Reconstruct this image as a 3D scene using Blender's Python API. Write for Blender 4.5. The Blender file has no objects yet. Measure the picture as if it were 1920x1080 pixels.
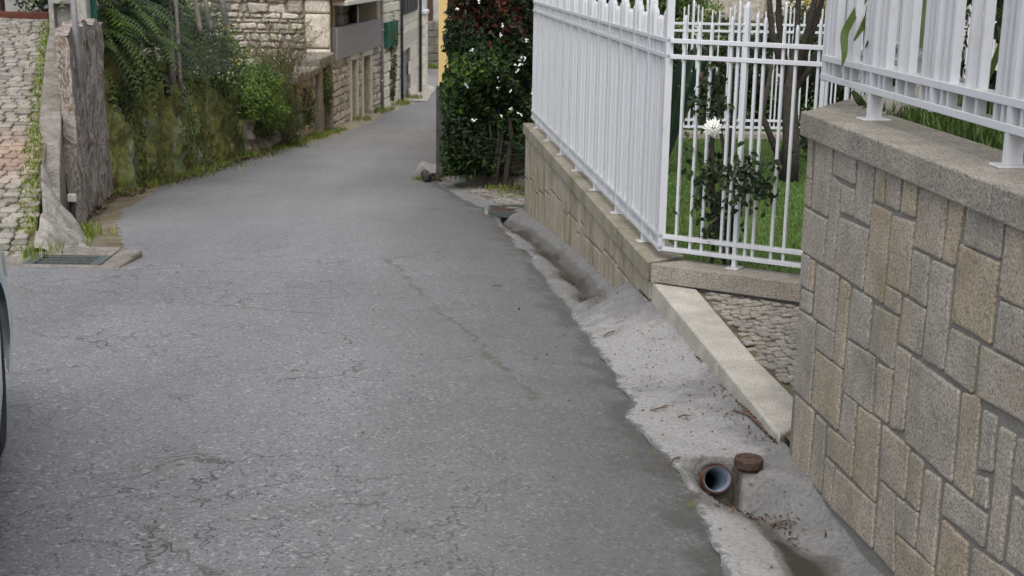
import bpy, bmesh, math, random
import numpy as np
from mathutils import Vector, Matrix, noise as mnoise
random.seed(7); rng = np.random.default_rng(7)
S = bpy.context.scene
# ------------------------------------------------------------------ camera (eye is the origin, Z up, Y down the lane)
FPX, PITCH, ROLL = 2529.14, 0.240052, 0.01568
cp, sp, cr, sr = math.cos(PITCH), math.sin(PITCH), math.cos(ROLL), math.sin(ROLL)
RR = np.array([[1,0,0],[0,-sp,cp],[0,-cp,-sp]]) @ np.array([[cr,sr,0],[-sr,cr,0],[0,0,1]])
cd = bpy.data.cameras.new('camera'); cam = bpy.data.objects.new('camera', cd); S.collection.objects.link(cam)
cd.sensor_width = 36; cd.lens = FPX/1920*36; cd.clip_end = 1000; cd.clip_start = 0.05
cam.matrix_world = Matrix([[RR[i][0], -RR[i][1], -RR[i][2], 0] for i in range(3)] + [[0,0,0,1]])
S.camera = cam
cd.dof.use_dof = True; cd.dof.focus_distance = 6.0; cd.dof.aperture_fstop = 9.0
# ------------------------------------------------------------------ light: bright overcast
SUN_EL, SUN_AZ = math.radians(58), math.radians(184)
wd = bpy.data.worlds.new('World'); S.world = wd; wd.use_nodes = True
wn = wd.node_tree; bg = wn.nodes['Background']
sky = wn.nodes.new('ShaderNodeTexSky'); sky.sky_type = 'NISHITA'; sky.sun_disc = False
sky.sun_elevation = SUN_EL; sky.sun_rotation = SUN_AZ; sky.air_density = 1.0; sky.dust_density = 4.0; sky.ozone_density = 1.0
hs = wn.nodes.new('ShaderNodeHueSaturation'); hs.inputs['Saturation'].default_value = 0.35
wn.links.new(sky.outputs[0], hs.inputs['Color']); wn.links.new(hs.outputs[0], bg.inputs['Color'])
bg.inputs['Strength'].default_value = 0.13
sd = bpy.data.lights.new('sun', 'SUN'); sd.energy = 0.75; sd.angle = math.radians(60); sd.color = (1, .97, .92)
sun = bpy.data.objects.new('sun', sd); S.collection.objects.link(sun)
sdir = Vector((math.sin(SUN_AZ)*math.cos(SUN_EL), math.cos(SUN_AZ)*math.cos(SUN_EL), math.sin(SUN_EL)))
sun.rotation_euler = sdir.to_track_quat('Z', 'Y').to_euler(); sun.location = (0, 0, 20)
S.view_settings.view_transform = 'Standard'; S.view_settings.look = 'None'; S.view_settings.gamma = 1
S.view_settings.exposure = 0.78

# ------------------------------------------------------------------ terrain profile and ray helpers
_Y = [-40,-5,0,4.88,8.08,9.41,11.23,13.5,17,21,26,32.25,38.1,41.7,48,60,90,200]
_Z = [-1.1,-1.4,-1.57,-1.838,-2.04,-2.125,-2.286,-2.53,-2.88,-3.22,-3.6,-4.02,-4.23,-4.38,-4.63,-5.05,-5.8,-8]
_ty = np.arange(-40, 200, .1); _tz = np.interp(_ty, _Y, _Z)
_k = np.hanning(15); _k /= _k.sum(); _tz = np.convolve(np.pad(_tz, 7, 'edge'), _k, 'valid')
def G(y): return np.interp(y, _ty, _tz)
def ray(x, y):
    d = RR @ np.array([x-960, y-540, FPX]); return d/math.hypot(d[0], d[1])
_ts = np.linspace(1, 130, 12000)
def gr(x, y):
    d = ray(x, y); P = np.outer(_ts, d); k = int(np.argmax(P[:,2] < G(P[:,1]))); return P[k]
def onp(P, az, x, y):
    n = np.array([math.cos(az), -math.sin(az), 0]); d = ray(x, y); return d*((n@np.array(P))/(n@d))
def atY(x, y, Y): d = ray(x, y); return d*(Y/d[1])
def atz(x, y, z): d = ray(x, y); return d*(z/d[2])

# ------------------------------------------------------------------ mesh building
class MB:
    def __init__(s): s.v=[]; s.f=[]; s.a={}; s.n=0
    def add(s, V, F, **at):
        V = np.asarray(V, float).reshape(-1,3); s.v.append(V)
        for q in F: s.f.append([i+s.n for i in q])
        for k in set(list(s.a)+list(at)):
            if k not in s.a: s.a[k] = [np.zeros(s.n)] if s.n else []
            val = at.get(k, 0.0); s.a[k].append(np.full(len(V), val) if np.isscalar(val) else np.asarray(val, float))
        s.n += len(V); return s
    def box(s, x0,x1,y0,y1,z0,z1, **at):
        V=[(x0,y0,z0),(x1,y0,z0),(x1,y1,z0),(x0,y1,z0),(x0,y0,z1),(x1,y0,z1),(x1,y1,z1),(x0,y1,z1)]
        return s.add(V,[(0,3,2,1),(4,5,6,7),(0,1,5,4),(1,2,6,5),(2,3,7,6),(3,0,4,7)],**at)
    def obox(s, P, az, L, w, z0, z1, off=0, **at):
        """box whose length runs from P along azimuth az, width w to the right of it starting at off"""
        t=np.array([math.sin(az),math.cos(az)]); r=np.array([math.cos(az),-math.sin(az)]); p=np.array(P[:2])
        c=[p+r*off, p+r*(off+w), p+r*(off+w)+t*L, p+r*off+t*L]
        V=[(*q,z0) for q in c]+[(*q,z1) for q in c]
        return s.add(V,[(0,3,2,1),(4,5,6,7),(0,1,5,4),(1,2,6,5),(2,3,7,6),(3,0,4,7)],**at)
    def tube(s, pts, rad, n=7, cap=True, **at):
        pts=[np.array(p,float) for p in pts]; V=[]; F=[]
        if np.isscalar(rad): rad=[rad]*len(pts)
        for i,p in enumerate(pts):
            t = pts[min(i+1,len(pts)-1)]-pts[max(i-1,0)]; t/= (np.linalg.norm(t)+1e-9)
            a = np.cross(t,[0,0,1.]) if abs(t[2])<.9 else np.cross(t,[1.,0,0]); a/=np.linalg.norm(a); b=np.cross(t,a)
            for k in range(n): th=2*math.pi*k/n; V.append(p+rad[i]*(math.cos(th)*a+math.sin(th)*b))
        for i in range(len(pts)-1):
            for k in range(n): F.append((i*n+k,i*n+(k+1)%n,(i+1)*n+(k+1)%n,(i+1)*n+k))
        if cap: F.append(tuple(range(n))[::-1]); F.append(tuple(range((len(pts)-1)*n,len(pts)*n)))
        return s.add(V,F,**at)
    def stone(s, q, nrm, h, bev, tint=0.5, rough=0.0):
        """a raised slab: quad q (4 corners), normal, height, edge bevel; subdivided top"""
        q=np.array(q,float); nrm=np.array(nrm,float); nrm/=np.linalg.norm(nrm); c=q.mean(0); ring=[]
        k=len(q); P=[]
        for i in range(k):
            a,b=q[i],q[(i+1)%k]; e=b-a; L=np.linalg.norm(e)
            cut=min(bev*1.4,L*.3)
            P.append(a+e/max(L,1e-6)*cut); m=(a+b)/2
            if rough: P.append(m+(c-m)/max(np.linalg.norm(c-m),1e-6)*rng.uniform(-.3,1)*rough)
            P.append(b-e/max(L,1e-6)*cut)
        P=np.array(P); m=len(P)
        def inset(d):
            v=c-P; l=np.linalg.norm(v,axis=1,keepdims=True); return P+v/np.maximum(l,1e-6)*np.minimum(d,l*.4)
        r0=P-nrm*h*.6; r1=P+nrm*h*.45; r2=inset(bev*.9)+nrm*h*.85; r3=inset(bev*2.4)+nrm*h*(1+0*rough)
        V=np.vstack([r0,r1,r2,r3,[c+nrm*h*1.02]])
        F=[]
        for j in range(3):
            for i in range(m): F.append((j*m+i,j*m+(i+1)%m,(j+1)*m+(i+1)%m,(j+1)*m+i))
        for i in range(m): F.append((3*m+i,3*m+(i+1)%m,4*m))
        # orientation
        n0=np.cross(P[1]-P[0],P[2]-P[1]) if not rough else np.cross(q[1]-q[0],q[2]-q[1])
        if n0@nrm<0: F=[f[::-1] for f in F]
        return s.add(V,F,tint=tint)
    def grid(s, fn, nu, nv, flip=False, **at):
        V=np.array([fn(i/nu,j/nv) for i in range(nu+1) for j in range(nv+1)])
        F=[]
        for i in range(nu):
            for j in range(nv):
                a=i*(nv+1)+j; q=(a,a+nv+1,a+nv+2,a+1); F.append(q[::-1] if flip else q)
        return s.add(V,F,**at)
    def build(s, name, mat, parent=None, smooth=False):
        me=bpy.data.meshes.new(name); V=np.vstack(s.v)
        me.from_pydata(V.tolist(),[],s.f)
        for k,L in s.a.items():
            a=me.attributes.new(k,'FLOAT','POINT'); a.data.foreach_set('value',np.concatenate(L).astype(np.float32))
        if smooth: me.polygons.foreach_set('use_smooth',[True]*len(me.polygons))
        me.materials.append(mat); me.update()
        o=bpy.data.objects.new(name,me); S.collection.objects.link(o)
        if parent: o.parent=parent
        return o
def tag(o,label=None,cat=None,group=None,kind=None):
    for k,v in (('label',label),('category',cat),('group',group),('kind',kind)):
        if v: o[k]=v
    return o
def thing(name,label,cat,group=None,loc=(0,0,0)):
    o=bpy.data.objects.new(name,None); S.collection.objects.link(o); o.empty_display_size=.1
    return tag(o,label,cat,group)      # empties sit at the origin of the eye frame; base moved at the end
def struct(o): o['kind']='structure'; return o
def bevel(o,w,seg=2,ang=30):
    m=o.modifiers.new('bevel','BEVEL'); m.width=w; m.segments=seg; m.limit_method='ANGLE'; m.angle_limit=math.radians(ang); return o

# ------------------------------------------------------------------ materials
class NT:
    def __init__(s,name):
        s.m=bpy.data.materials.new(name); s.m.use_nodes=True; s.t=s.m.node_tree; s.b=s.t.nodes['Principled BSDF']
        s.pos=s.t.nodes.new('ShaderNodeNewGeometry').outputs['Position']
        s.b.inputs['Roughness'].default_value=.85; s.b.inputs['Specular IOR Level'].default_value=.3
    def lk(s,a,b): s.t.links.new(a,b)
    def set(s,inp,v):
        if isinstance(v,bpy.types.NodeSocket): s.lk(v,inp)
        elif isinstance(v,(tuple,list)): inp.default_value=(*v,1) if len(v)==3 and len(inp.default_value)==4 else v
        else: inp.default_value=v
    def map(s,sc=(1,1,1),rot=(0,0,0),vec=None):
        n=s.t.nodes.new('ShaderNodeMapping'); n.inputs['Scale'].default_value=sc; n.inputs['Rotation'].default_value=rot; s.lk(vec or s.pos,n.inputs[0]); return n.outputs[0]
    def noise(s,scale,detail=4,rough=.55,vec=None,out='Fac',dist=0):
        n=s.t.nodes.new('ShaderNodeTexNoise'); n.inputs['Scale'].default_value=scale; n.inputs['Detail'].default_value=detail; n.inputs['Roughness'].default_value=rough; n.inputs['Distortion'].default_value=dist
        s.lk(vec or s.pos,n.inputs['Vector']); return n.outputs[out]
    def vor(s,scale,feature='F1',vec=None,out='Distance',rnd=1):
        n=s.t.nodes.new('ShaderNodeTexVoronoi'); n.feature=feature; n.inputs['Scale'].default_value=scale; n.inputs['Randomness'].default_value=rnd
        s.lk(vec or s.pos,n.inputs['Vector']); return n.outputs[out]
    def attr(s,name):
        n=s.t.nodes.new('ShaderNodeAttribute'); n.attribute_name=name; return n.outputs['Fac']
    def math(s,op,a,b=0.5,c=None,clamp=False):
        n=s.t.nodes.new('ShaderNodeMath'); n.operation=op; n.use_clamp=clamp; s.set(n.inputs[0],a); s.set(n.inputs[1],b)
        if c is not None: s.set(n.inputs[2],c)
        return n.outputs[0]
    def rng(s,v,a,b,c=0,d=1,smooth=True):
        n=s.t.nodes.new('ShaderNodeMapRange'); n.interpolation_type='SMOOTHSTEP' if smooth else 'LINEAR'; s.set(n.inputs[0],v)
        for i,x in zip((1,2,3,4),(a,b,c,d)): n.inputs[i].default_value=x
        return n.outputs[0]
    def ramp(s,f,stops):
        n=s.t.nodes.new('ShaderNodeValToRGB'); e=n.color_ramp.elements
        while len(e)<len(stops): e.new(.5)
        for x,(p,c) in zip(e,stops): x.position=p; x.color=(*c,1)
        s.lk(f,n.inputs[0]); return n.outputs[0]
    def mix(s,f,a,b,mode='MIX'):
        n=s.t.nodes.new('ShaderNodeMix'); n.data_type='RGBA'; n.blend_type=mode; s.set(n.inputs[0],f); s.set(n.inputs[6],a); s.set(n.inputs[7],b); return n.outputs[2]
    def vadd(s,a,b,k=1.0):
        m=s.t.nodes.new('ShaderNodeVectorMath'); m.operation='SCALE'; s.set(m.inputs[0],b); m.inputs['Scale'].default_value=k
        n=s.t.nodes.new('ShaderNodeVectorMath'); n.operation='ADD'; s.set(n.inputs[0],a); s.lk(m.outputs[0],n.inputs[1]); return n.outputs[0]
    def sep(s,v,i):
        n=s.t.nodes.new('ShaderNodeSeparateXYZ'); s.lk(v,n.inputs[0]); return n.outputs[i]
    def bump(s,h,dist=.01,strength=1.0):
        n=s.t.nodes.new('ShaderNodeBump'); n.inputs['Distance'].default_value=dist; n.inputs['Strength'].default_value=strength; s.lk(h,n.inputs['Height']); s.lk(n.outputs[0],s.b.inputs['Normal'])
    def col(s,c): s.set(s.b.inputs['Base Color'],c); return s
    def rough(s,r): s.set(s.b.inputs['Roughness'],r); return s

def granite(name,c1,c2,rust=.0,green=0.0,scale=1.0,tinted=True,bumpd=.003):
    m=NT(name); g=m.noise(230*scale,3,.7); g2=m.noise(90*scale,3,.6); v=m.vor(320*scale,out='Color')
    base=m.mix(m.attr('tint'),c1,c2) if not isinstance(c1,list) else m.ramp(m.attr('tint'),c1)
    if not tinted: base=m.mix(m.noise(1.5,2),c1,c2)
    base=m.mix(1,base,m.ramp(g,[(.34,(.45,.44,.42)),(.5,(1,1,1)),(.66,(1.45,1.42,1.36))]),'MULTIPLY')
    base=m.mix(1,base,m.ramp(m.noise(6,5,.6),[(.3,(.78,.78,.78)),(.7,(1.18,1.16,1.14))]),'MULTIPLY')
    if rust:
        r=m.rng(m.noise(4.5,5,.6,m.map((1,1,.35))),.52,.72,0,rust); base=m.mix(r,base,(.27,.19,.09))
    if green:
        r=m.rng(m.noise(3.2,6,.65,m.map((1,1,.4))),.46,.7,0,green); base=m.mix(r,base,(.14,.14,.07))
    m.col(base); m.bump(m.math('ADD',m.math('MULTIPLY',g,.6),g2),bumpd,.9); return m

def build_mats():
    M={}
    # asphalt --------------------------------------------------
    m=NT('asphalt')
    spk=m.vor(120,out='Color'); spv=m.sep(spk,0)
    spk2=m.sep(m.vor(60,out='Color'),1)
    fine=m.noise(160,4,.75)
    big=m.noise(.55,4,.6); mid=m.noise(4,5,.65)
    base=m.ramp(big,[(.3,(.172,.172,.175)),(.7,(.226,.227,.232))])
    base=m.mix(1,base,m.ramp(mid,[(.3,(.93,.93,.93)),(.7,(1.07,1.07,1.07))]),'MULTIPLY')
    base=m.mix(1,base,m.ramp(fine,[(.3,(.5,.5,.5)),(.5,(1,1,1)),(.72,(1.5,1.5,1.5))]),'MULTIPLY')
    base=m.mix(m.rng(spv,.86,.93,0,.75),base,(.42,.42,.43))
    base=m.mix(m.rng(spk2,.955,.985,0,.55),base,(.5,.5,.5))
    base=m.mix(m.rng(m.sep(m.vor(95,out='Color'),2),.9,.95,0,.7),base,(.04,.04,.04))
    base=m.mix(1,base,m.ramp(m.noise(.9,4,.6,m.map((1.1,.18,1),rot=(0,0,-.08))),[(.35,(.86,.86,.87)),(.65,(1.14,1.14,1.15))]),'MULTIPLY')
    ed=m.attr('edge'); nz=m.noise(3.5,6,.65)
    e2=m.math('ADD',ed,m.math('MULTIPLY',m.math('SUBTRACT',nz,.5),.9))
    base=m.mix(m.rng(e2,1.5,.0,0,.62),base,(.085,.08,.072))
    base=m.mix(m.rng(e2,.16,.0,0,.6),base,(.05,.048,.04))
    mossn=m.noise(13,6,.75)
    base=m.mix(m.math('MULTIPLY',m.math('MULTIPLY',m.rng(m.math('ADD',ed,m.math('MULTIPLY',m.math('SUBTRACT',nz,.5),.35)),.17,.0,0,1),m.rng(mossn,.54,.62)),m.attr('moss')),base,(.12,.13,.03))
    edn=m.math('ADD',ed,m.math('MULTIPLY',m.math('SUBTRACT',m.noise(18,6,.75),.5),.16)); base=m.mix(m.math('MULTIPLY',m.rng(edn,-.0,-.012,0,.3),1),base,(.3,.295,.28))
    # repair patch
    sm=m.attr('seam'); wob=m.math('MULTIPLY',m.math('SUBTRACT',m.noise(6,5,.7),.5),.22)
    sd_=m.math('ADD',sm,wob); pin=m.rng(sd_,-.02,.02)
    base=m.mix(m.math('MULTIPLY',pin,.25),base,(.14,.138,.132))
    ln=m.rng(m.math('ABSOLUTE',sd_),.03,.0,0,1); gate=m.rng(m.noise(5,3,.6),.38,.52)
    base=m.mix(m.math('MULTIPLY',m.math('MULTIPLY',ln,gate),.7),base,m.mix(m.noise(30),(.04,.04,.035),(.12,.12,.05)))
    jl=m.rng(m.math('ABSOLUTE',m.math('ADD',m.attr('joint'),m.math('MULTIPLY',m.math('SUBTRACT',m.noise(4,4,.7),.5),.12))),.035,.005,0,1); base=m.mix(m.math('MULTIPLY',jl,m.rng(m.noise(2.5,3),.4,.55,.1,.6)),base,(.06,.06,.06))
    # alligator cracks
    wv=m.vadd(m.pos,m.noise(3,4,.6,out='Color'),.55); wv=m.vadd(wv,m.noise(22,3,.6,out='Color'),.09)
    cr1=m.vor(5.6,'DISTANCE_TO_EDGE',m.map((1,1,.0),vec=wv)); cr2=m.vor(1.35,'DISTANCE_TO_EDGE',m.map((1,1,0),vec=wv))
    k1=m.math('MULTIPLY',m.rng(cr1,.016,.003),m.math('MULTIPLY',m.rng(m.noise(.9,3,.5,m.map((1,1,1))),.44,.62),m.rng(m.noise(5,3,.6),.36,.6)))
    k2=m.math('MULTIPLY',m.rng(cr2,.009,.002),m.rng(m.noise(1.6,3,.6),.5,.6))
    kk=m.math('MULTIPLY',m.math('MAXIMUM',k1,k2),m.attr('crk'),clamp=True)
    base=m.mix(m.math('MULTIPLY',kk,.6),base,m.mix(m.rng(m.noise(2.3,4),.52,.6),(.022,.022,.02),(.085,.08,.035)))
    # joint across the road at mid distance
    m.col(base); m.rough(m.rng(fine,.2,.8,.42,.75)); m.b.inputs['Specular IOR Level'].default_value=.55
    m.bump(m.math('SUBTRACT',m.math('ADD',fine,m.math('MULTIPLY',spv,.4)),m.math('MULTIPLY',kk,2.0)),.006,1.0)
    M['asphalt']=m.m
    # gutter concrete -------------------------------------------
    m=NT('gutter_concrete'); n1=m.noise(7,6,.7); n2=m.noise(60,4,.7)
    base=m.ramp(n1,[(.3,(.15,.148,.145)),(.7,(.22,.217,.21))])
    wh=m.math('ADD',m.attr('white'),m.math('MULTIPLY',m.math('SUBTRACT',m.noise(5,6,.7),.5),2.6))
    base=m.mix(m.rng(wh,.35,1.15,0,.85),base,(.315,.31,.302))
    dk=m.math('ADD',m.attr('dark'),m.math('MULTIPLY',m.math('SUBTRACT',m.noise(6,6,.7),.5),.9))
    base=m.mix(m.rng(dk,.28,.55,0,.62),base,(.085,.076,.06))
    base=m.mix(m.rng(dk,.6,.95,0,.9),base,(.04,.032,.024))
    base=m.mix(m.math('MULTIPLY',m.rng(m.noise(9,5,.7),.55,.68),m.rng(m.attr('dark'),.4,.9,0,.4)),base,(.09,.085,.03))
    base=m.mix(1,base,m.ramp(n2,[(.32,(.72,.72,.72)),(.5,(1,1,1)),(.7,(1.25,1.25,1.25))]),'MULTIPLY')
    base=m.mix(m.rng(m.sep(m.vor(90,out='Color'),0),.985,.99,0,.5),base,(.07,.055,.045))
    lipn=m.math('ADD',m.attr('lip'),m.math('MULTIPLY',m.math('SUBTRACT',m.noise(16,6,.75),.5),.17))
    base=m.mix(m.rng(lipn,.028,.012,0,1),base,m.mix(m.rng(m.noise(160,4,.75),.4,.6),(.09,.09,.09),(.2,.2,.2)))
    m.col(base); m.bump(m.math('ADD',n2,m.math('MULTIPLY',n1,2)),.008,.8); m.rough(m.rng(dk,.3,.8,.85,.5)); M['gutter']=m.m
    # left verge ------------------------------------------------
    m=NT('verge_soil'); n1=m.noise(3,6,.7); n2=m.noise(28,5,.75); Y=m.sep(m.pos,1)
    soil=m.ramp(n1,[(.3,(.10,.075,.05)),(.5,(.2,.17,.125)),(.7,(.28,.25,.2))])
    sand=m.ramp(n1,[(.3,(.3,.26,.2)),(.7,(.44,.4,.33))])
    base=m.mix(m.rng(Y,22,36),soil,sand)
    base=m.mix(m.rng(m.noise(5,6,.7),.5,.6,0,.6),base,m.mix(m.noise(16),(.08,.1,.02),(.18,.2,.05)))
    base=m.mix(1,base,m.ramp(n2,[(.3,(.55,.55,.55)),(.7,(1.4,1.35,1.3))]),'MULTIPLY')
    m.col(base); m.bump(n2,.03,1); M['verge']=m.m
    M['stone']=granite('granite_facing',[(0,(.33,.308,.275)),(.5,(.36,.325,.275)),(.75,(.365,.32,.26)),(1,(.36,.305,.23))],None,rust=.4,green=.35,scale=.6,bumpd=.004).m
    M['cope']=granite('granite_coping',(.27,.255,.225),(.29,.27,.235),scale=.6,rust=.1,green=.25,tinted=False,bumpd=.006).m
    M['cope_mossy']=granite('granite_coping_mossy',(.3,.275,.22),(.3,.28,.23),rust=.3,green=.85,tinted=False,bumpd=.006).m
    M['stone_mossy']=granite('granite_facing_mossy',(.34,.31,.26),(.37,.33,.255),rust=.5,green=.75).m
    M['kerb']=granite('granite_kerb',(.45,.43,.385),(.43,.41,.365),rust=.2,green=0,tinted=False).m
    m=NT('mortar'); n=m.noise(80,4,.7); m.col(m.mix(m.rng(m.noise(3,4),.5,.7,0,.5),m.ramp(n,[(.3,(.17,.162,.15)),(.7,(.25,.24,.222))]),(.10,.1,.06))); m.bump(n,.004); M['mortar']=m.m
    # cobbles
    for nm,c1,c2 in (('cobble_warm',(.22,.205,.18),(.33,.305,.265)),('cobble_grey',(.17,.16,.145),(.3,.28,.25))):
        m=NT(nm); n=m.noise(50,5,.7); b=m.mix(m.attr('tint'),c1,c2); b=m.mix(1,b,m.ramp(n,[(.3,(.6,.6,.6)),(.7,(1.3,1.28,1.25))]),'MULTIPLY')
        if nm=='cobble_grey':
            b=m.mix(m.attr('red'),b,(.42,.2,.12))
        m.col(b); m.bump(n,.003); M[nm]=m.m
    m=NT('joint_soil'); n=m.noise(7,5,.7); m.col(m.ramp(n,[(.35,(.08,.065,.045)),(.5,(.15,.125,.08)),(.6,(.13,.13,.05)),(.7,(.25,.22,.16))])); m.bump(m.noise(60),.01); M['joint']=m.m
    # paint
    m=NT('white_paint'); n=m.noise(9,5,.7); dirt=m.rng(m.noise(14,6,.75,m.map((1,1,.6))),.52,.8,0,.6)
    nz=m.t.nodes.new('ShaderNodeNewGeometry'); up=m.rng(m.sep(nz.outputs['Normal'],2),.6,.95,0,1)
    b=m.mix(dirt,(.59,.605,.64),(.40,.385,.33)); b=m.mix(m.math('MULTIPLY',up,m.rng(n,.35,.6,.2,.75)),b,(.3,.31,.24))
    m.col(b); m.rough(.42); m.b.inputs['Specular IOR Level'].default_value=.45; m.bump(n,.001,.5); M['white']=m.m
    # rubble walls of the old houses
    m=NT('rubble_stone'); n=m.noise(14,6,.7); b=m.mix(m.attr('tint'),(.31,.29,.255),(.66,.615,.54)); b=m.mix(1,b,m.ramp(n,[(.3,(.5,.48,.45)),(.7,(1.22,1.2,1.18))]),'MULTIPLY')
    b=m.mix(m.rng(m.noise(1.3,5,.7),.54,.68,0,.5),b,(.17,.15,.12)); m.col(b); m.bump(n,.03); M['rubble']=m.m
    m=NT('pale_stone'); n=m.noise(10,6,.7); b=m.mix(m.attr('tint'),(.58,.54,.46),(.74,.7,.62)); b=m.mix(1,b,m.ramp(n,[(.3,(.78,.77,.74)),(.7,(1.15,1.14,1.12))]),'MULTIPLY'); m.col(b); m.bump(n,.02); M['pale']=m.m
    m=NT('old_mortar'); n=m.noise(8,5,.7); m.col(m.ramp(n,[(.3,(.13,.11,.08)),(.5,(.24,.21,.165)),(.7,(.38,.34,.28))])); m.bump(n,.03); M['omortar']=m.m
    # moss wall
    m=NT('mossy_concrete'); st=m.noise(2.2,6,.68,m.map((1.2,1.2,.28))); st2=m.noise(5.5,6,.7,m.map((1,1,.35)),dist=.6); fn=m.noise(45,5,.75)
    b=m.ramp(st,[(.3,(.1,.075,.035)),(.4,(.19,.19,.045)),(.5,(.14,.085,.04)),(.57,(.24,.23,.06)),(.64,(.2,.18,.1)),(.7,(.4,.385,.34))])
    b=m.mix(m.rng(st2,.5,.62,0,.85),b,m.mix(m.noise(3),(.09,.12,.025),(.25,.25,.06)))
    b=m.mix(m.rng(m.noise(1.7,5,.6,m.map((1,1,.45),rot=(0,0,.8))),.57,.65,0,.85),b,(.38,.365,.33))
    b=m.mix(1,b,m.ramp(fn,[(.3,(.45,.45,.45)),(.7,(1.5,1.5,1.45))]),'MULTIPLY'); b=m.mix(m.rng(m.noise(2.6,5,.7,m.map((1,1,.6))),.56,.66,0,.6),b,(.17,.08,.03)); b=m.mix(1,b,(.95,1.12,1.15),'MULTIPLY'); m.col(b); m.bump(m.math('ADD',fn,st2),.02,.8); M['mosswall']=m.m
    m=NT('weathered_concrete'); st=m.noise(4,7,.72,m.map((1.6,1.6,.8)),dist=.8); fn=m.noise(40,5,.8)
    b=m.ramp(st,[(.3,(.04,.028,.02)),(.4,(.15,.1,.07)),(.47,(.26,.22,.18)),(.53,(.42,.39,.36)),(.58,(.1,.065,.045)),(.66,(.46,.44,.41)),(.75,(.12,.09,.06))])
    b=m.mix(1,b,m.ramp(fn,[(.3,(.5,.5,.5)),(.7,(1.35,1.35,1.35))]),'MULTIPLY'); m.col(b); m.bump(m.math('ADD',fn,st),.02,.8); M['weathered']=m.m
    m=NT('rough_concrete'); fn=m.noise(35,6,.8); b=m.ramp(m.noise(5,5,.7),[(.3,(.16,.14,.12)),(.6,(.3,.28,.25)),(.75,(.4,.37,.33))]); b=m.mix(1,b,m.ramp(fn,[(.3,(.5,.48,.45)),(.7,(1.3,1.3,1.3))]),'MULTIPLY')
    b=m.mix(m.rng(m.noise(9,5,.7),.58,.66,0,.6),b,(.06,.055,.03)); m.col(b); m.bump(fn,.02); M['rough']=m.m
    def simple(nm,c,r=.7,met=0,var=.25,sc=12):
        m=NT(nm); n=m.noise(sc,5,.7); lo=tuple(x*(1-var) for x in c); hi=tuple(min(1,x*(1+var)) for x in c); m.col(m.ramp(n,[(.3,lo),(.7,hi)])); m.rough(r); m.b.inputs['Metallic'].default_value=met; m.bump(n,.002,.5); M[nm]=m.m
    simple('grey_panel',(.27,.26,.265),.5,.0,.1); simple('dark_metal',(.045,.05,.055),.5,.4); simple('galv',(.38,.37,.37),.5,.5,.2)
    simple('grille',(.09,.105,.1),.6,.3,.35,30); simple('iron',(.1,.065,.05),.65,.5,.5,40); simple('clay',(.11,.05,.035),.7,0,.3,30)
    simple('pipe_grey',(.2,.25,.31),.4,0,.25,20); simple('hole_shade',(.012,.011,.01),.95); simple('yellow_plaster',(.8,.6,.27),.85,0,.05)
    simple('orange_plaster',(.75,.3,.12),.85,0,.08); simple('greywall',(.42,.42,.41),.85,0,.25,3); simple('greywall_dark',(.17,.16,.14),.9,0,.4,3)
    simple('white_trim',(.72,.73,.74),.5,0,.1); simple('green_paint',(.02,.11,.07),.5,0,.2); simple('green_net',(.03,.17,.09),.7,0,.3)
    simple('wood_grey',(.21,.19,.17),.85,0,.4,25); simple('wood_dark',(.07,.045,.03),.8,0,.4,20); simple('bark',(.05,.042,.035),.9,0,.5,30)
    simple('twig',(.13,.08,.05),.8,0,.4,40); simple('rust_beam',(.09,.03,.02),.8,0,.3); simple('soil',(.035,.028,.018),.95,0,.5,20)
    simple('garage_grey',(.22,.23,.25),.55,0,.05); simple('tile',(.35,.12,.06),.8,0,.3); simple('cable',(.03,.03,.03),.5); simple('plastic_white',(.62,.6,.55),.5,0,.1)
    simple('ground_soil',(.11,.095,.06),.95,0,.4,2); simple('post_concrete',(.28,.27,.25),.85,0,.35,14); simple('glass_dark',(.03,.035,.04),.15,0,.2); simple('petal',(.82,.83,.76),.6,0,.04)
    simple('rock',(.24,.225,.2),.85,0,.35,12); simple('chain',(.14,.17,.15),.5,.5,.2); simple('darkpost',(.07,.07,.062),.85,0,.5,10)
    # foliage: ramp over per-leaf tint
    def leaf(nm,stops,r=.45,trans=.25):
        m=NT(nm); m.col(m.ramp(m.attr('tint'),stops)); m.rough(r); m.b.inputs['Specular IOR Level'].default_value=.4
        tr=m.t.nodes.new('ShaderNodeBsdfTranslucent'); m.lk(m.ramp(m.attr('tint'),stops),tr.inputs['Color']); mx=m.t.nodes.new('ShaderNodeMixShader'); mx.inputs[0].default_value=trans
        m.lk(m.b.outputs[0],mx.inputs[1]); m.lk(tr.outputs[0],mx.inputs[2]); m.lk(mx.outputs[0],m.t.nodes['Material Output'].inputs['Surface']); M[nm]=m.m
    leaf('leaf_hedge',[(0,(.008,.014,.006)),(.35,(.02,.045,.01)),(.6,(.06,.12,.02)),(.72,(.15,.24,.04)),(.76,(.03,.016,.012)),(1,(.15,.04,.02))])
    leaf('leaf_green',[(0,(.025,.045,.012)),(.5,(.08,.14,.025)),(.85,(.16,.25,.045)),(1,(.26,.32,.07))])
    leaf('leaf_dark',[(0,(.01,.018,.009)),(.6,(.032,.055,.02)),(1,(.08,.125,.035))])
    leaf('leaf_fern',[(0,(.02,.035,.01)),(.5,(.055,.09,.02)),(1,(.16,.24,.05))])
    leaf('leaf_brush',[(0,(.05,.05,.02)),(.5,(.085,.11,.03)),(1,(.15,.19,.05))])
    leaf('leaf_yellow',[(0,(.25,.2,.03)),(1,(.5,.42,.08))])
    leaf('grass_lawn',[(0,(.055,.10,.02)),(.5,(.09,.16,.03)),(1,(.17,.25,.06))])
    leaf('grass_wild',[(0,(.07,.12,.015)),(.6,(.17,.25,.035)),(1,(.35,.32,.1))])
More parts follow.
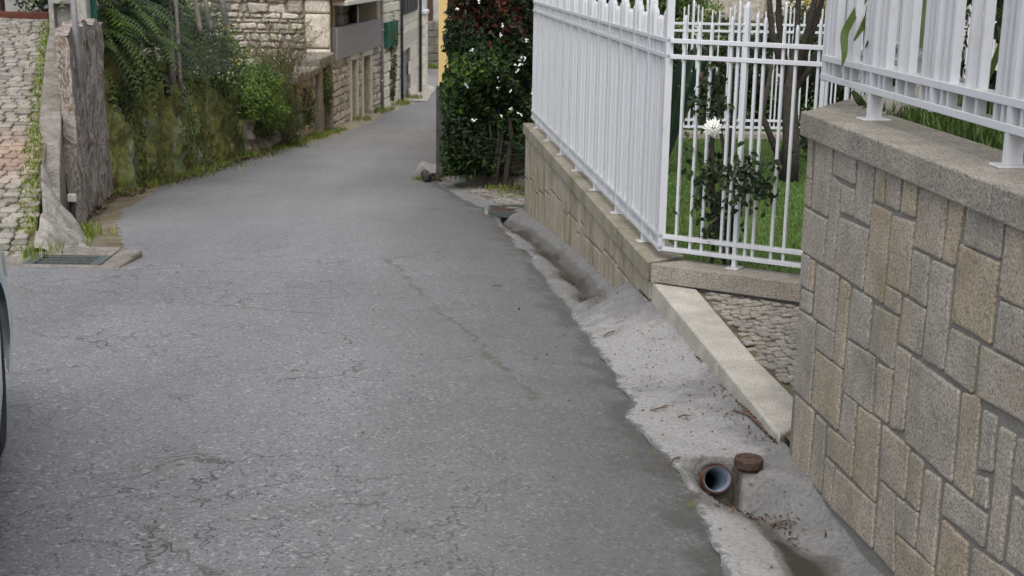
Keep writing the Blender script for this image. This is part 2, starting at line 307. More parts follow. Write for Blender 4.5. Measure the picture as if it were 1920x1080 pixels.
    leaf('strap',[(0,(.045,.075,.02)),(1,(.1,.15,.035))]); leaf('strap_dark',[(0,(.02,.04,.03)),(1,(.06,.1,.06))])
    leaf('dead_leaf',[(0,(.03,.017,.012)),(.6,(.09,.045,.028)),(1,(.26,.2,.14))],.8,.1)
    m=NT('turf'); n=m.noise(5,6,.7); m.col(m.ramp(n,[(.3,(.035,.07,.01)),(.7,(.08,.14,.022))])); m.bump(m.noise(60),.02); M['turf']=m.m
    m=NT('car_paint'); m.col((.56,.66,.74)); m.rough(.25); m.b.inputs['Coat Weight'].default_value=.6; m.b.inputs['Coat Roughness'].default_value=.08; M['car']=m.m
    m=NT('rubber'); n=m.noise(60); m.col((.02,.02,.021)); m.rough(.75); m.bump(n,.002); M['rubber']=m.m
    m=NT('tail_glass'); m.col((.35,.02,.02)); m.rough(.15); M['tail']=m.m
    m=NT('car_glass'); m.col((.02,.025,.03)); m.rough(.08); M['cglass']=m.m
    return M
M=build_mats()

# ------------------------------------------------------------------ vegetation helpers
def leaves(mb, C, N, size, tint, aspect=.45, droop=0.0, fold=.25):
    """C centres (n,3), N facing normals; adds folded leaves of 6 points"""
    n=len(C); C=np.asarray(C); N=np.asarray(N)+rng.normal(0,.55,(n,3)); N/=np.linalg.norm(N,axis=1,keepdims=True)
    D=rng.normal(0,1,(n,3)); D[:,2]-=droop; D-=N*(D*N).sum(1,keepdims=True); D/=np.linalg.norm(D,axis=1,keepdims=True)+1e-9
    B=np.cross(N,D); s=(np.asarray(size)*rng.uniform(.6,1.3,n))[:,None]; w=s*aspect
    V=np.stack([C-D*s*.5, C-D*s*.1+B*w*.5+N*w*fold, C+D*s*.22+B*w*.38+N*w*fold, C+D*s*.5-N*s*.08, C+D*s*.22-B*w*.38+N*w*fold, C-D*s*.1-B*w*.5+N*w*fold],1).reshape(-1,3)
    F=[]
    for i in range(n): a=6*i; F+= [(a,a+1,a+2,a+3),(a,a+3,a+4,a+5)]
    mb.add(V,F,tint=np.repeat(np.clip(tint,0,1),6))
def blob_pts(blobs,n,lo=.55,lump=.18):
    vol=np.array([b[3]*b[4]*b[5] for b in blobs])**(2/3); vol/=vol.sum(); P=[];N=[]
    idx=rng.choice(len(blobs),n,p=vol)
    d=rng.normal(0,1,(n,3)); d/=np.linalg.norm(d,axis=1,keepdims=True)
    r=rng.uniform(lo**3,1,n)**(1/3)
    B=np.array(blobs)[idx]; c=B[:,:3]; R=B[:,3:6]
    lumpf=1+lump*np.sin(d[:,0]*7+c[:,1]*3)*np.cos(d[:,2]*6+c[:,0]*5)+rng.normal(0,.05,n)
    P=c+d*R*(r*lumpf)[:,None]; N=d/R; N/=np.linalg.norm(N,axis=1,keepdims=True); N[:,2]+=.4
    return P,N
def clump(P,s=3.0):
    return .5+.28*np.sin(P[:,0]*s*2.1+1.3*np.sin(P[:,2]*s*1.7))*np.cos(P[:,2]*s*2.3+P[:,1]*s)+.0
def bush(name,label,cat,blobs,n,size,mat,group=None,aspect=.5,extra=None,stem=True,tmin=0,tmax=1,lump=.18,lo=.5,zmin=None):
    t=thing(name,label,cat,group); P,N=blob_pts(blobs,n,lo,lump)
    if zmin is not None: P[:,2]=np.maximum(P[:,2],zmin+rng.uniform(0,.05,len(P)))
    ti=np.clip(clump(P)+rng.normal(0,.2,len(P)),0,1)*(tmax-tmin)+tmin
    mb=MB(); leaves(mb,P,N,size,ti,aspect); mb.build('foliage',M[mat],t)
    if stem:
        mb=MB()
        for b in blobs[:8]:
            for k in range(4):
                base=np.array([b[0]+rng.uniform(-.3,.3)*b[3],b[1]+rng.uniform(-.3,.3)*b[4],b[2]-b[5]*1.0]); e=np.array(b[:3])+rng.uniform(-.6,.6,3)*np.array(b[3:6])
                mb.tube([base,(base+e)/2+rng.normal(0,.04,3),e],[.016,.011,.005],5)
        mb.build('stem',M['bark'],t)
    return t
def blades(mb,P,h,w,lean=.35,tint=None,seg=2):
    n=len(P); P=np.asarray(P); a=rng.uniform(0,2*math.pi,n); B=np.stack([np.cos(a),np.sin(a),0*a],1); L=np.stack([-np.sin(a),np.cos(a),0*a],1)*rng.uniform(-1,1,(n,1))*lean
    h=(np.asarray(h)*rng.uniform(.5,1.2,n))[:,None]; w=np.asarray(w)*np.ones((n,1)); up=np.array([[0,0,1.]])
    V=np.stack([P-B*w/2,P+B*w/2,P+up*h*.6+L*h*.35+B*w*.35,P+up*h*.6+L*h*.35-B*w*.35,P+up*h*.95+L*h],1).reshape(-1,3)
    F=[]
    for i in range(n): a_=5*i; F+=[(a_,a_+1,a_+2,a_+3),(a_+3,a_+2,a_+4)]
    if tint is None: tint=rng.uniform(0,1,n)
    mb.add(V,F,tint=np.repeat(tint,5))
def strap(mb,pts,w,tint,nrm=None):
    pts=[np.array(p,float) for p in pts]; n=len(pts); V=[]
    # resample with catmull
    T=np.linspace(0,n-1,max(6,(n-1)*4+1)); Q=np.array([[np.interp(t,range(n),[p[k] for p in pts]) for k in range(3)] for t in T])
    for _ in range(2): Q[1:-1]=(Q[:-2]+2*Q[1:-1]+Q[2:])/4
    m=len(Q)
    for i in range(m):
        t=Q[min(i+1,m-1)]-Q[max(i-1,0)]; a=np.cross(t,nrm if nrm is not None else [0,1.,0.2]); a/=np.linalg.norm(a)+1e-9
        ww=w*min(1,.55+i*.2)*(1 if i<m*.55 else max(.04,1-((i-m*.55)/(m*.45))**1.7)); V+= [Q[i]-a*ww/2,Q[i]+a*ww/2]
    F=[(2*i,2*i+1,2*i+3,2*i+2) for i in range(m-1)]
    mb.add(V,F,tint=tint)

# ==================================================================  THE SETTING
# ground: one sheet to the horizon
mb=MB(); xs=np.r_[-200,-60,-25,-12,-6,0,6,12,25,60,200]; ys=np.r_[np.arange(-40,70,2.),80,100,140,199]
V=[(x,y,float(G(y))-.42-(.0 if abs(x)<13 else 0)) for y in ys for x in xs]; nx=len(xs)
mb.add(V,[(j*nx+i,j*nx+i+1,(j+1)*nx+i+1,(j+1)*nx+i) for j in range(len(ys)-1) for i in range(nx-1)]); struct(mb.build('ground',M['ground_soil']))

# asphalt edges from survey points along the lane
rp=[(1385,1080),(1330,970),(1300,920),(1262,850),(1222,812),(1190,790),(1165,768),(1182,738),(1140,670),(1098,610),(1052,550),(1003,490),(962,440),(922,400),(868,372),(825,348)]
RP=sorted([tuple(gr(*p)[[1,0]]) for p in rp]); 
RP=[(-6,.35),(0,.45),(2.2,.62)]+[p for p in RP]+[(19.4,-1.35),(20.5,-1.0),(26,-.95),(40,-.6),(52,0.5),(60,6),(70,6)]
_jy=np.arange(-8,72,.018); _jn=sum(a*np.interp(_jy,np.arange(-8,73,st),rng.normal(0,1,len(np.arange(-8,73,st)))) for a,st in ((.02,.37),(.010,.13),(.003,.06)))
def XR(y):
    j=np.interp(y,_jy,_jn); return np.interp(y,[p[0] for p in RP],[p[1] for p in RP])+j*(y<19)
lp=[(187,499),(228,488),(236,470),(222,450),(217,420),(232,395),(262,370),(300,346),(345,329),(390,315),(455,296),(520,279),(600,263),(660,243),(715,217),(770,196)]
LP=sorted([tuple(gr(*p)[[1,0]]) for p in lp])
y0=LP[0][0]; LP=[(-6,-7.5),(y0-.12,-7.5),(y0-.1,LP[0][1])]+LP+[(48,-3.1),(60,-4.4),(70,-9)]
def XL(y): return np.interp(y,[p[0] for p in LP],[p[1] for p in LP])+.02*np.sin(y*23)+.015*np.sin(y*51+1)
wall_line=[(9,-4.0),(10.5,-4.0),(12.5,-4.2),(15.3,-4.62),(22.7,-4.58),(26.2,-4.40),(32.25,-4.32),(38.1,-3.84),(41.7,-3.52),(48,-3.42),(49.5,-3.3),(60,-5.2),(70,-11)]
def XW(y): return np.interp(y,[p[0] for p in wall_line],[p[1] for p in wall_line])
def seamdist(x,y,L=None):
    pts=[gr(*p)[:2] for p in (L or SEAM)]; d=np.full(x.shape,99.); sgn=np.zeros(x.shape)
    for a,b in zip(pts[:-1],pts[1:]):
        e=b-a; t=np.clip(((x-a[0])*e[0]+(y-a[1])*e[1])/(e@e),0,1); px=a[0]+t*e[0]-x; py=a[1]+t*e[1]-y; dd=np.hypot(px,py)
        s=np.sign(e[0]*(y-a[1])-e[1]*(x-a[0])); k=dd<d; d=np.where(k,dd,d); sgn=np.where(k,s,sgn)
    return d*sgn
SEAM=[(985,458),(860,468),(728,485),(745,500),(775,528),(800,558),(835,592),(870,615),(905,650),(940,690),(990,740)]
ys=np.r_[np.arange(-6,2,.4),np.arange(2,13,.05),np.arange(13,24,.12),np.arange(24,70,.5)]; NC=90
Vx=np.array([XL(ys)+(XR(ys)+.05-XL(ys))*(j/NC) for j in range(NC+1)]).T; Vy=np.repeat(ys[:,None],NC+1,1)
Vz=G(Vy)+.012*np.sin(Vx*1.3+Vy*.7)*np.sin(Vy*.9)-.0*Vx
Vz-= .05*np.clip((Vx-(XR(ys)[:,None]-.9))/.9,0,1)**2*(Vy<14)   # crossfall to the gutter
mb=MB(); nc=NC+1
sdm=seamdist(Vx,Vy); sdj=seamdist(Vx,Vy,[(262,372),(430,371),(560,370),(640,376),(740,380),(850,396)])
crk=np.clip(1.15-.9*np.clip((Vx-(XR(ys)[:,None]-1.6))/1.2,0,1),0,1)*np.clip((13-Vy)/5,.0,1)*np.clip((XR(ys)[:,None]-Vx)*2,0,1)
mossf=np.clip(1-np.abs(Vy-4.7)/.9,0,1)+.15*(Vy<12)
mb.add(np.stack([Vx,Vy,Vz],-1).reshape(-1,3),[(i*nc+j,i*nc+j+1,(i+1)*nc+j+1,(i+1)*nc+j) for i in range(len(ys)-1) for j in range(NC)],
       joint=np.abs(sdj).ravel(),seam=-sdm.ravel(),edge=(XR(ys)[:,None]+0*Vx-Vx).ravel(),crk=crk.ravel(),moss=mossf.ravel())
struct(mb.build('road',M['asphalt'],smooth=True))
def road_z(x,y): return float(G(y)+.012*math.sin(x*1.3+y*.7)*math.sin(y*.9)-.05*np.clip((x-(XR(y)-.9))/.9,0,1)**2*(y<14))

# right-hand concrete gutter: strip with a real channel, apron and drain hole
AZW=-.0917; AZF=-.1027
def XB(y):     # foot of kerb / walls
    return np.where(y<4.9,1.071-.0919*(y-4.884), np.where(y<8.0,np.interp(y,[4.9,5.1,5.98,7.4,8.0],[1.071,1.055,.95,.80,.73]),.79-.1031*(y-7.36)))
cl=[(938,398),(962,410),(1000,432),(1054,478),(1102,525),(1134,562)]; CL=sorted([tuple(gr(*p)[[1,0]]) for p in cl]); yend=CL[0][0]
c2=[(1388,936),(1480,1000),(1560,1080)]; CL2=sorted([tuple(atz(*p,-1.93)[[1,0]]) for p in c2]); PIPE=np.array([.1646*4.84,4.84]); ypipe=PIPE[1]
CL2=[(-5,1.15)]+CL2+[(ypipe,PIPE[0]+.015)]
def chan(x,y):
    """depth of the channel below the ribbon at x,y and closeness to its bed"""
    if y>=yend and y<14.16:
        xc=np.interp(y,[p[0] for p in CL],[p[1] for p in CL]); w=.095; d=.085*min(1,(y-yend)/.06); k=math.exp(-((x-xc)/w)**2); return (d+.06*math.exp(-((y-14.1)/.35)**2))*k,k
    if y<=ypipe+.02:
        xc=np.interp(y,[p[0] for p in CL2],[p[1] for p in CL2]); w=.105+.085*min(1,max(0,(ypipe-y))/.6); d=.10+.075*math.exp(-((y-ypipe)/.22)**2); p_=4-2*min(1,max(0,ypipe-y)/.35); near=max(0,1-max(0,ypipe-y)/.3); w=w*(1+near*(.18 if x<xc else -.42)); k=math.exp(-abs((x-xc)/w)**p_)*(1-.85*min(1,max(0,(x-PIPE[0]-.055)/.02))*min(1,max(0,(y-4.66)/.05))); return d*k*min(1,(ypipe+.025-y)/.03),k
    return 0,0
WHITE=[(1390,1000,.12,.8),(1430,1040,.12,.8),(1350,960,.1,.8),(1165,760,.22,.9),(1230,790,.3,.9),(1290,820,.3,.7),(1120,640,.35,.85),(1200,690,.4,.7),(1060,590,.3,.5),(1320,960,.22,.9),(1370,1010,.22,1.),(1420,1060,.22,.9),(1310,700,.3,.35),(1010,470,.3,.6),(960,430,.35,.6),(1240,640,.4,.5),(1360,840,.2,.35)]
WP=[(*gr(a,b)[:2],r,w) for a,b,r,w in WHITE]
DARK=[(1120,568,.1,.7),(1100,545,.12,.8),(1060,505,.12,.75),(1010,462,.14,.7),(960,420,.16,.8),(1440,945,.05,.55),(1470,975,.06,.8),(1500,1010,.07,.95),(1530,1045,.08,1.0),(1560,1085,.09,1.0),(1400,925,.05,.4),(1620,1085,.08,.4),(1560,1000,.06,.35),(1320,858,.05,.4)]
DP=[(*gr(a,b)[:2],r,w) for a,b,r,w in DARK]
ysg=np.r_[np.arange(-5,2.6,.2),np.arange(2.6,4.6,.022),np.arange(4.6,5.0,.011),np.arange(5.0,9.0,.022),np.arange(9.0,18.2,.035)]; NG=60
CAPC=atz(1404,865,-1.835); Vv=[];wh=[];dk=[];lip=[]
for y in ysg:
    xl=float(XR(y)); xr=float(XB(y))+.02
    if y>13.98: xr=float(np.interp(y,[13.98,14.12,14.2,18.2],[.20,.20,xl+.32,xl+.16]))
    for j in range(NG+1):
        u=j/NG; x=xl+(xr-xl)*u
        zl=road_z(xl,y)+.003+.004*min(1,u*14)
        # right side level: apron beside the kerb stands higher than the lane
        zr=float(G(y)); 
        if 4.9<y<8.1: zr=float(np.interp(y,[4.9,5.03,6.0,7.4,yend-.02,yend,8.1],[-1.85,-1.855,-1.88,-1.885,-1.90,-2.0,-2.04]))
        z=zl+(zr-zl)*u**1.15+.006*math.sin(x*19+y*5)*math.sin(y*13)
        d,k=chan(x,y); d*=min(1,u*7)
        z-=d
        # bowl around the drain pipe mouth
        bx=math.hypot((x-PIPE[0]-.03)/.15,(y-PIPE[1]+.03)/.12)
        if math.hypot(x-CAPC[0],y-CAPC[1])<.072: z=min(z,CAPC[2]-.034)
        if x>xr-.06: z+=.012*((x-(xr-.06))/.06)
        Vv.append((x,y,z)); lip.append(x-xl)
        wh.append(sum(w*math.exp(-((x-a)**2+(y-b)**2*.55)/r**2) for a,b,r,w in WP)+(.35 if u<.08 else 0)-.5*k)
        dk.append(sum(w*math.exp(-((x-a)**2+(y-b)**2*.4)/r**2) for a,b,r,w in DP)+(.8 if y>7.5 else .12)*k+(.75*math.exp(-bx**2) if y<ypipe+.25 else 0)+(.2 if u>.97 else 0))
mb=MB(); nc=NG+1
_pz=-.3984*(PIPE[1]-.03); _px=.1646*(PIPE[1]-.03)
def inpipe(i,j):
    a=Vv[i*nc+j]; d=a[1]-(PIPE[1]-.03); return -.005<d<.3 and math.hypot(a[0]-(_px-.18*d),a[2]-(_pz-.45*d))<.053
mb.add(Vv,[(i*nc+j,i*nc+j+1,(i+1)*nc+j+1,(i+1)*nc+j) for i in range(len(ysg)-1) for j in range(NG) if inpipe(i,j)+inpipe(i+1,j)+inpipe(i,j+1)+inpipe(i+1,j+1)<2],white=np.array(wh),dark=np.array(dk),lip=np.array(lip))
struct(mb.build('gutter',M['gutter'],smooth=True))
GV=np.array(Vv)
def gut_z(x,y): 
    k=np.argmin((GV[:,0]-x)**2+(GV[:,1]-y)**2); return float(GV[k,2])

# left verge (soil, old concrete, sand further down)
ysv=np.r_[np.arange(9.3,20,.06),np.arange(20,60,.4)]; NV=22; Vv=[]
for y in ysv:
    xl=float(XW(y))-.25; xr=float(XL(y))+.06
    if y<9.9: xr=min(xr,float(XL(9.6))+.06)
    for j in range(NV+1):
        u=j/NV; x=xl+(xr-xl)*u; z=float(G(y))-.002+.006*(u<.97)
        ditch=.16*math.exp(-((u-.42)/.2)**2)*max(0,1-abs(y-12)/3.4)
        z-=ditch; z+=.02*math.sin(x*9+y*4)*math.sin(y*7+x*3)*(1 if u<.9 else .0)*(y<32)
        if y>32: z+=.05*(1-u)
        Vv.append((x,y,z if u<.999 else z-.03))
nc=NV+1; mb=MB(); mb.add(Vv,[(i*nc+j,i*nc+j+1,(i+1)*nc+j+1,(i+1)*nc+j) for i in range(len(ysv)-1) for j in range(NV)]); struct(mb.build('verge',M['verge'],smooth=True))

# cobbled ramp on the left ------------------------------------------------
def ramp_z(y): return -2.09+.18*(max(y,9.2)-9.2) if y<16.3 else -2.09+.18*7.1
RE=[(9.2,-3.37),(10.04,-3.56),(10.84,-3.84),(13.7,-4.69),(15.2,-5.15),(16.4,-5.45)]
def rampX(y): return float(np.interp(y,[p[0] for p in RE],[p[1] for p in RE]))
mb=MB(); V=[]
for y in (8.9,9.2,12,16.3,18): 
    z=ramp_z(y)-.012-(.35 if y<9 else 0)
    V+=[(-9,y,z),(rampX(y)+.02,y,z)]
mb.add(V,[(2*i,2*i+1,2*i+3,2*i+2) for i in range(4)]); mb.add([(rampX(y)+.02,y,ramp_z(y)-.012-k*.9) for y in (8.9,9.2,12,16.3,18) for k in (0,1)],[(2*i,2*i+2,2*i+3,2*i+1) for i in range(4)]); mb.add([(-9,8.9,ramp_z(8.9)-.36),(rampX(8.9)+.02,8.9,ramp_z(8.9)-.36),(rampX(8.9)+.02,8.9,-3),(-9,8.9,-3)],[(0,1,2,3)]); ro=struct(mb.build('ramp_bed',M['joint']))
mb=MB(); y=9.22
while y<16.9:
    dy=rng.uniform(.085,.115); x=rampX(y)-.02+rng.uniform(-.05,0)
    while x>-7.6:
        dx=rng.uniform(.10,.16); g=.008
        q=[(x-dx+g,y+g),(x-g,y+g),(x-g,y+dy-g),(x-dx+g,y+dy-g)]; zz=rng.normal(0,.005)
        sh=.12*math.sin(x*1.7+y)
        q=[(a+rng.normal(0,.006),b+rng.normal(0,.006)+.018*math.sin(a*2.2),ramp_z(b)+zz) for a,b in q]
        c=q[0]; red=max(0,math.exp(-((c[0]+4.4)/.55)**2-((c[1]-11.3)/.7)**2)*1.1+rng.normal(0,.12)) if abs(c[1]-11.3)<1.6 else 0
        mb.stone(q,(0,-.17,.98),.016,.012,tint=rng.uniform(0,1)); n_=len(mb.v[-1])
        if 'red' not in mb.a: mb.a['red']=[np.zeros(mb.n-n_)] if mb.n>n_ else []
        (mb.a['red'].append(np.full(n_,min(.32,red*.3)))) if len(mb.a['red'])<len(mb.v) else mb.a['red'].__setitem__(-1,np.full(n_,min(.32,red*.3)))
        x-=dx
    y+=dy
struct(mb.build('ramp',M['cobble_grey']))

def cobbles(name,mat,inside,x0,x1,y0,y1,zf,size,ang=0.0,arc=0.0):
    mb=MB(); ca,sa=math.cos(ang),math.sin(ang); L=max(x1-x0,y1-y0)*1.0; cx,cy=(x0+x1)/2,(y0+y1)/2
    v=-L
    while v<L:
        dv=size*rng.uniform(.85,1.15); u=-L+rng.uniform(0,size)
        while u<L:
            du=size*rng.uniform(.8,1.45); g=size*.07
            def w(a,b): b=b+arc*math.sin(a*2.4); return (cx+a*ca-b*sa,cy+a*sa+b*ca)
            c=w(u+du/2,v+dv/2)
            if inside(*c):
                q=[w(a,b) for a,b in ((u+g,v+g),(u+du-g,v+g),(u+du-g,v+dv-g),(u+g,v+dv-g))]; zz=rng.normal(0,.004)
                q=[(a+rng.normal(0,size*.04),b+rng.normal(0,size*.04),zf(a,b)+zz) for a,b in q]
                mb.stone(q,(0,0,1),.007,size*.07,tint=rng.uniform(0,1),rough=size*.02)
            u+=du
        v+=dv
    return struct(mb.build(name,M[mat]))
# paved corner between kerb, low wall and pillar wall
mb=MB(); mb.add([(.85,7.4,-1.782),(1.1,5.0,-1.828),(3.2,5.0,-1.828),(3.2,7.4,-1.782)],[(0,1,2,3)]); struct(mb.build('pavement_bed',M['joint']))
def kin(y): return float(np.interp(y,[4.9,5.53,6.0,7.31,8],[1.29,1.21,1.141,1.02,.96]))
cobbles('pavement','cobble_warm',lambda x,y: x>kin(y)+.03 and 4.95<y<7.6 and y< 7.42-.553*(x-.8)-.0 and x<2.4,.9,2.5,4.9,7.7,lambda x,y:-1.822+(y-5)*.019,.050,.35,.04)
# cobbled forecourt beyond the far wall end
def dz(x,y): return float(G(y))+.01
mb=MB(); pts=[(float(XR(14.45))+.5,14.2),(1.8,14.2),(1.8,19.0),(-1.0,19.0),(-1.35,17.5)]
V=[]; 
for y in np.linspace(14.13,19.2,12):
    xl=float(np.interp(y,[14.1,14.2,18.2,19.3],[XR(14.2)+.3,XR(14.2)+.28,XR(18)+.12,-1.15])); V+=[(xl,y,dz(xl,y)-.006),(2.2,y,dz(2.2,y)-.006)]
mb.add(V,[(2*i,2*i+1,2*i+3,2*i+2) for i in range(11)]); struct(mb.build('driveway_bed',M['joint']))
cobbles('driveway','cobble_grey',lambda x,y: (y>14.60 or (y>14.2 and x>.25)) and y<18.9 and x<1.6 and x>float(np.interp(y,[14.2,18.2,19.3],[XR(14.2)+.36,XR(18)+.2,-1.0])),-1.6,1.6,14.6,19,dz,.12,.25,.04)

# garden lawn, level with the copings
mb=MB()
lawn=[(.9,7.62),(.36,13.2),(.7,13.6),(1.9,19),(12,19),(12,4.2),(2.55,4.2),(2.0,6.95)]
mb.add([(*p,-1.74) for p in lawn],[tuple(range(len(lawn)))[::-1]]); struct(mb.build('lawn',M['turf']))
mb=MB(); n=60000; P=np.stack([rng.uniform(.75,5.2,n),rng.uniform(6.6,13.6,n),np.full(n,-1.745)],1)
k=(P[:,0]>.95-.1*(P[:,1]-7.5)+.08)&(P[:,1]>7.75-.56*(P[:,0]-.85))&(P[:,0]<P[:,1]*.27+.3); P=P[k]
ti=np.clip(.5+.3*np.sin(P[:,0]*3)*np.cos(P[:,1]*2.5)+rng.normal(0,.25,len(P)),0,1)
blades(mb,P,.032,.008,.9,ti); tag(mb.build('grass',M['grass_lawn']),'short green lawn grass behind the white railings','grass',kind='stuff')

# earth bank behind the left walls
mb=MB(); V=[]
for y,zt in ((15.0,-1.2),(17.5,-1.45),(22.8,-2.3),(23.2,-2.5),(26,-2.75),(30,-2.9)):
    V+=[(float(XW(y))-.06,y,zt),(-16,y,zt+.35)]
mb.add(V,[(2*i,2*i+1,2*i+3,2*i+2) for i in range(5)]); struct(mb.build('garden_bank',M['soil']))

# ==================================================================  NEAR GRANITE WALL
P0=np.array([1.0711,4.884,-1.838]); tW=np.array([math.sin(AZW),math.cos(AZW),0]); nW=np.array([-math.cos(AZW),math.sin(AZW),0])  # outward (towards lane)
R1,R2,R3,R4,R5,R6=(1460,180),(1680,260),(1460,440),(1680,500),(1460,700),(1680,780)
ST=[[(R1,205,275),(R1,242,295),(R1,222,560),(R1,192,545)],[(R1,258,300),(R1,372,355),(R1,335,812),(R1,228,752)],[(R1,190,562),(R1,225,575),(R1,215,748),(R1,178,720)],
[(R1,385,360),(R1,535,415),(R1,518,592),(R1,373,520)],[(R1,547,425),(R1,655,468),(R1,620,875),(R1,512,812)],[(R1,368,545),(R1,425,600),(R3,377,232),(R3,312,192)],
[(R1,430,602),(R1,517,640),(R1,508,810),(R1,422,775)],[(R1,175,755),(R1,328,840),(R3,305,192),(R3,155,95)],[(R1,412,825),(R1,612,910),(R3,575,370),(R3,382,238)],
[(R1,662,480),(R1,735,512),(R1,715,728),(R1,650,700)],[(R1,737,515),(R1,838,560),(R1,815,772),(R1,725,730)],[(R2,60,272),(R2,155,322),(R2,132,528),(R2,40,488)],
[(R1,640,730),(R1,765,795),(R3,708,462),(R3,582,378)],[(R1,772,812),(R2,130,572),(R4,90,188),(R3,735,325)],[(R2,168,335),(R2,365,405),(R2,315,812),(R2,128,718)],
[(R2,370,415),(R2,475,462),(R2,402,858),(R2,322,812)],[(R2,485,468),(R2,738,570),(R2,715,805),(R2,462,705)],[(R2,120,755),(R2,235,808),(R4,208,270),(R4,97,195)],
[(R2,245,822),(R2,392,885),(R4,328,700),(R4,187,610)],[(R2,435,715),(R2,702,845),(R4,650,518),(R4,380,360)],[(R2,752,590),(R2,1000,700),(R4,1000,345),(R4,697,188)],
[(R4,705,235),(R4,1000,360),(R4,1000,730),(R4,665,535)],[(R3,160,125),(R3,215,155),(R3,208,370),(R3,145,330)],[(R3,222,170),(R3,250,185),(R3,232,385),(R3,212,372)],
[(R3,262,205),(R3,413,285),(R3,380,655),(R3,240,550)],[(R3,425,300),(R3,490,345),(R3,438,905),(R3,372,845)],[(R3,160,370),(R3,232,405),(R3,222,532),(R3,150,490)],
[(R3,503,365),(R3,635,440),(R3,605,775),(R3,470,685)],[(R3,725,345),(R3,835,405),(R3,820,538),(R3,715,470)],[(R3,655,480),(R3,812,565),(R3,778,908),(R3,617,775)],
[(R4,60,210),(R4,208,300),(R4,172,600),(R4,22,500)],[(R4,375,420),(R4,565,520),(R4,525,850),(R4,333,705)],[(R4,578,535),(R4,1000,760),(R6,1000,110),(R4,548,860)],
[(R3,140,510),(R3,255,590),(R5,218,210),(R5,105,95)],[(R3,262,600),(R3,380,668),(R3,368,845),(R3,255,760)],[(R3,255,785),(R3,435,920),(R5,402,380),(R5,228,212)],
[(R3,470,715),(R3,660,835),(R5,632,268),(R5,437,110)],[(R3,672,870),(R3,780,925),(R5,740,335),(R5,648,262)],[(R3,805,752),(R4,108,600),(R6,55,100),(R5,757,358)],
[(R4,112,612),(R4,437,850),(R6,385,450),(R6,62,155)],[(R4,455,855),(R4,580,890),(R6,523,565),(R6,397,450)],[(R4,595,970),(R4,685,1020),(R6,660,375),(R6,558,350)],
[(R6,545,400),(R6,625,430),(R6,625,630),(R6,530,565)],[(R6,705,70),(R6,810,135),(R6,715,985),(R6,622,905)],[(R6,825,155),(R6,1000,200),(R6,1000,640),(R6,790,445)],
[(R5,118,150),(R5,243,265),(R5,205,710),(R5,95,575)],[(R5,258,280),(R5,325,345),(R5,290,810),(R5,213,715)],[(R5,335,365),(R5,512,500),(R5,500,705),(R5,330,540)],
[(R5,445,135),(R5,533,210),(R5,507,490),(R5,413,380)],[(R5,320,565),(R5,380,630),(R5,355,890),(R5,300,835)],[(R5,388,645),(R5,655,890),(R5,640,1180),(R5,355,895)],
[(R5,545,225),(R5,690,330),(R5,655,870),(R5,510,710)],[(R5,705,350),(R6,97,220),(R6,65,560),(R5,690,700)],[(R5,690,730),(R5,790,825),(R6,-5,1060),(R5,650,1190)],
[(R6,105,245),(R6,190,310),(R6,158,645),(R6,78,560)],[(R6,205,360),(R6,308,430),(R6,262,1020),(R6,145,890)],[(R6,5,545),(R6,155,665),(R6,135,890),(R6,-2,765)],
[(R6,335,450),(R6,622,680),(R6,600,885),(R6,315,650)],[(R6,320,700),(R6,490,865),(R6,480,1160),(R6,275,1060)],[(R6,5,800),(R6,262,1035),(R6,250,1300),(R6,-5,1080)],
[(R6,525,890),(R6,800,1080),(R6,790,1300),(R6,500,1180)],[(R6,800,535),(R6,1000,680),(R6,1000,1180),(R6,750,975)]]
wall=thing('granite_wall','tall near retaining wall of mixed rectangular granite blocks on the right','wall')
mb=MB()
for q in ST:
    pts=[onp(P0,AZW,o[0]+x/3.6,o[1]+y/3.6) for o,x,y in q]; c_=sum(pts)/4; pts=[p-tW*np.sign((p-c_)@tW)*.0028+np.array([0,0,np.sign(p[2]-c_[2])*.0035]) for p in pts]
    mb.stone(pts,nW,.006,.004,tint=float(rng.choice([rng.uniform(0,.3),rng.uniform(.35,.6),rng.uniform(.7,1)],p=[.4,.35,.25])),rough=.0025)
def gsplit(u0,u1,z0,z1,out,wmin,hmin):
    w,h=u1-u0,z1-z0
    if w>wmin*2.1 and (w*1.5>h or rng.random()<.5 or h<hmin*2): c=u0+w*rng.uniform(.36,.64); gsplit(u0,c,z0,z1,out,wmin,hmin); gsplit(c,u1,z0,z1,out,wmin,hmin)
    elif h>hmin*2: c=z0+h*rng.uniform(.34,.66); gsplit(u0,u1,z0,c,out,wmin,hmin); gsplit(u0,u1,c,z1,out,wmin,hmin)
    else: out.append((u0,u1,z0,z1))
def face_stones(mb,P,t,n,u0,u1,zb,zt,h=.006,g=.008,wmin=.11,hmin=.17,bev=.004,tm=.5,rough=.003):
    out=[]; gsplit(u0,u1,0,1,out,wmin,hmin/(abs(zt(u0)-zb(u0))+.01))
    for a,b,c,d in out:
        def z(u,v): return zb(u)+(zt(u)-zb(u))*v
        q=[(a+g,c,1),(b-g,c,1),(b-g,d,-1),(a+g,d,-1)]
        pts=[np.array([P[0]+t[0]*u,P[1]+t[1]*u,z(u,v)+g*s]) for u,v,s in q]
        mb.stone(pts,n,h,bev,tint=float(np.clip(rng.normal(tm,.3),0,1)),rough=rough)
uend=[onp(P0,AZW,1960,y)[1] for y in (300,600,900)]; ue=(min(uend)-.06-4.884)/math.cos(AZW)
face_stones(mb,P0,tW,nW,-7.5,ue,lambda u:float(G(4.884+u))-.03,lambda u:-.615)
AZE=math.radians(29.4); tE=np.array([math.sin(AZE),math.cos(AZE),0]); nE=np.array([-math.cos(AZE),math.sin(AZE),0])
face_stones(mb,P0,tE,nE,.03,2.0,lambda u:-1.83,lambda u:-.615)
fo=mb.build('stone_facing',M['stone'],wall)
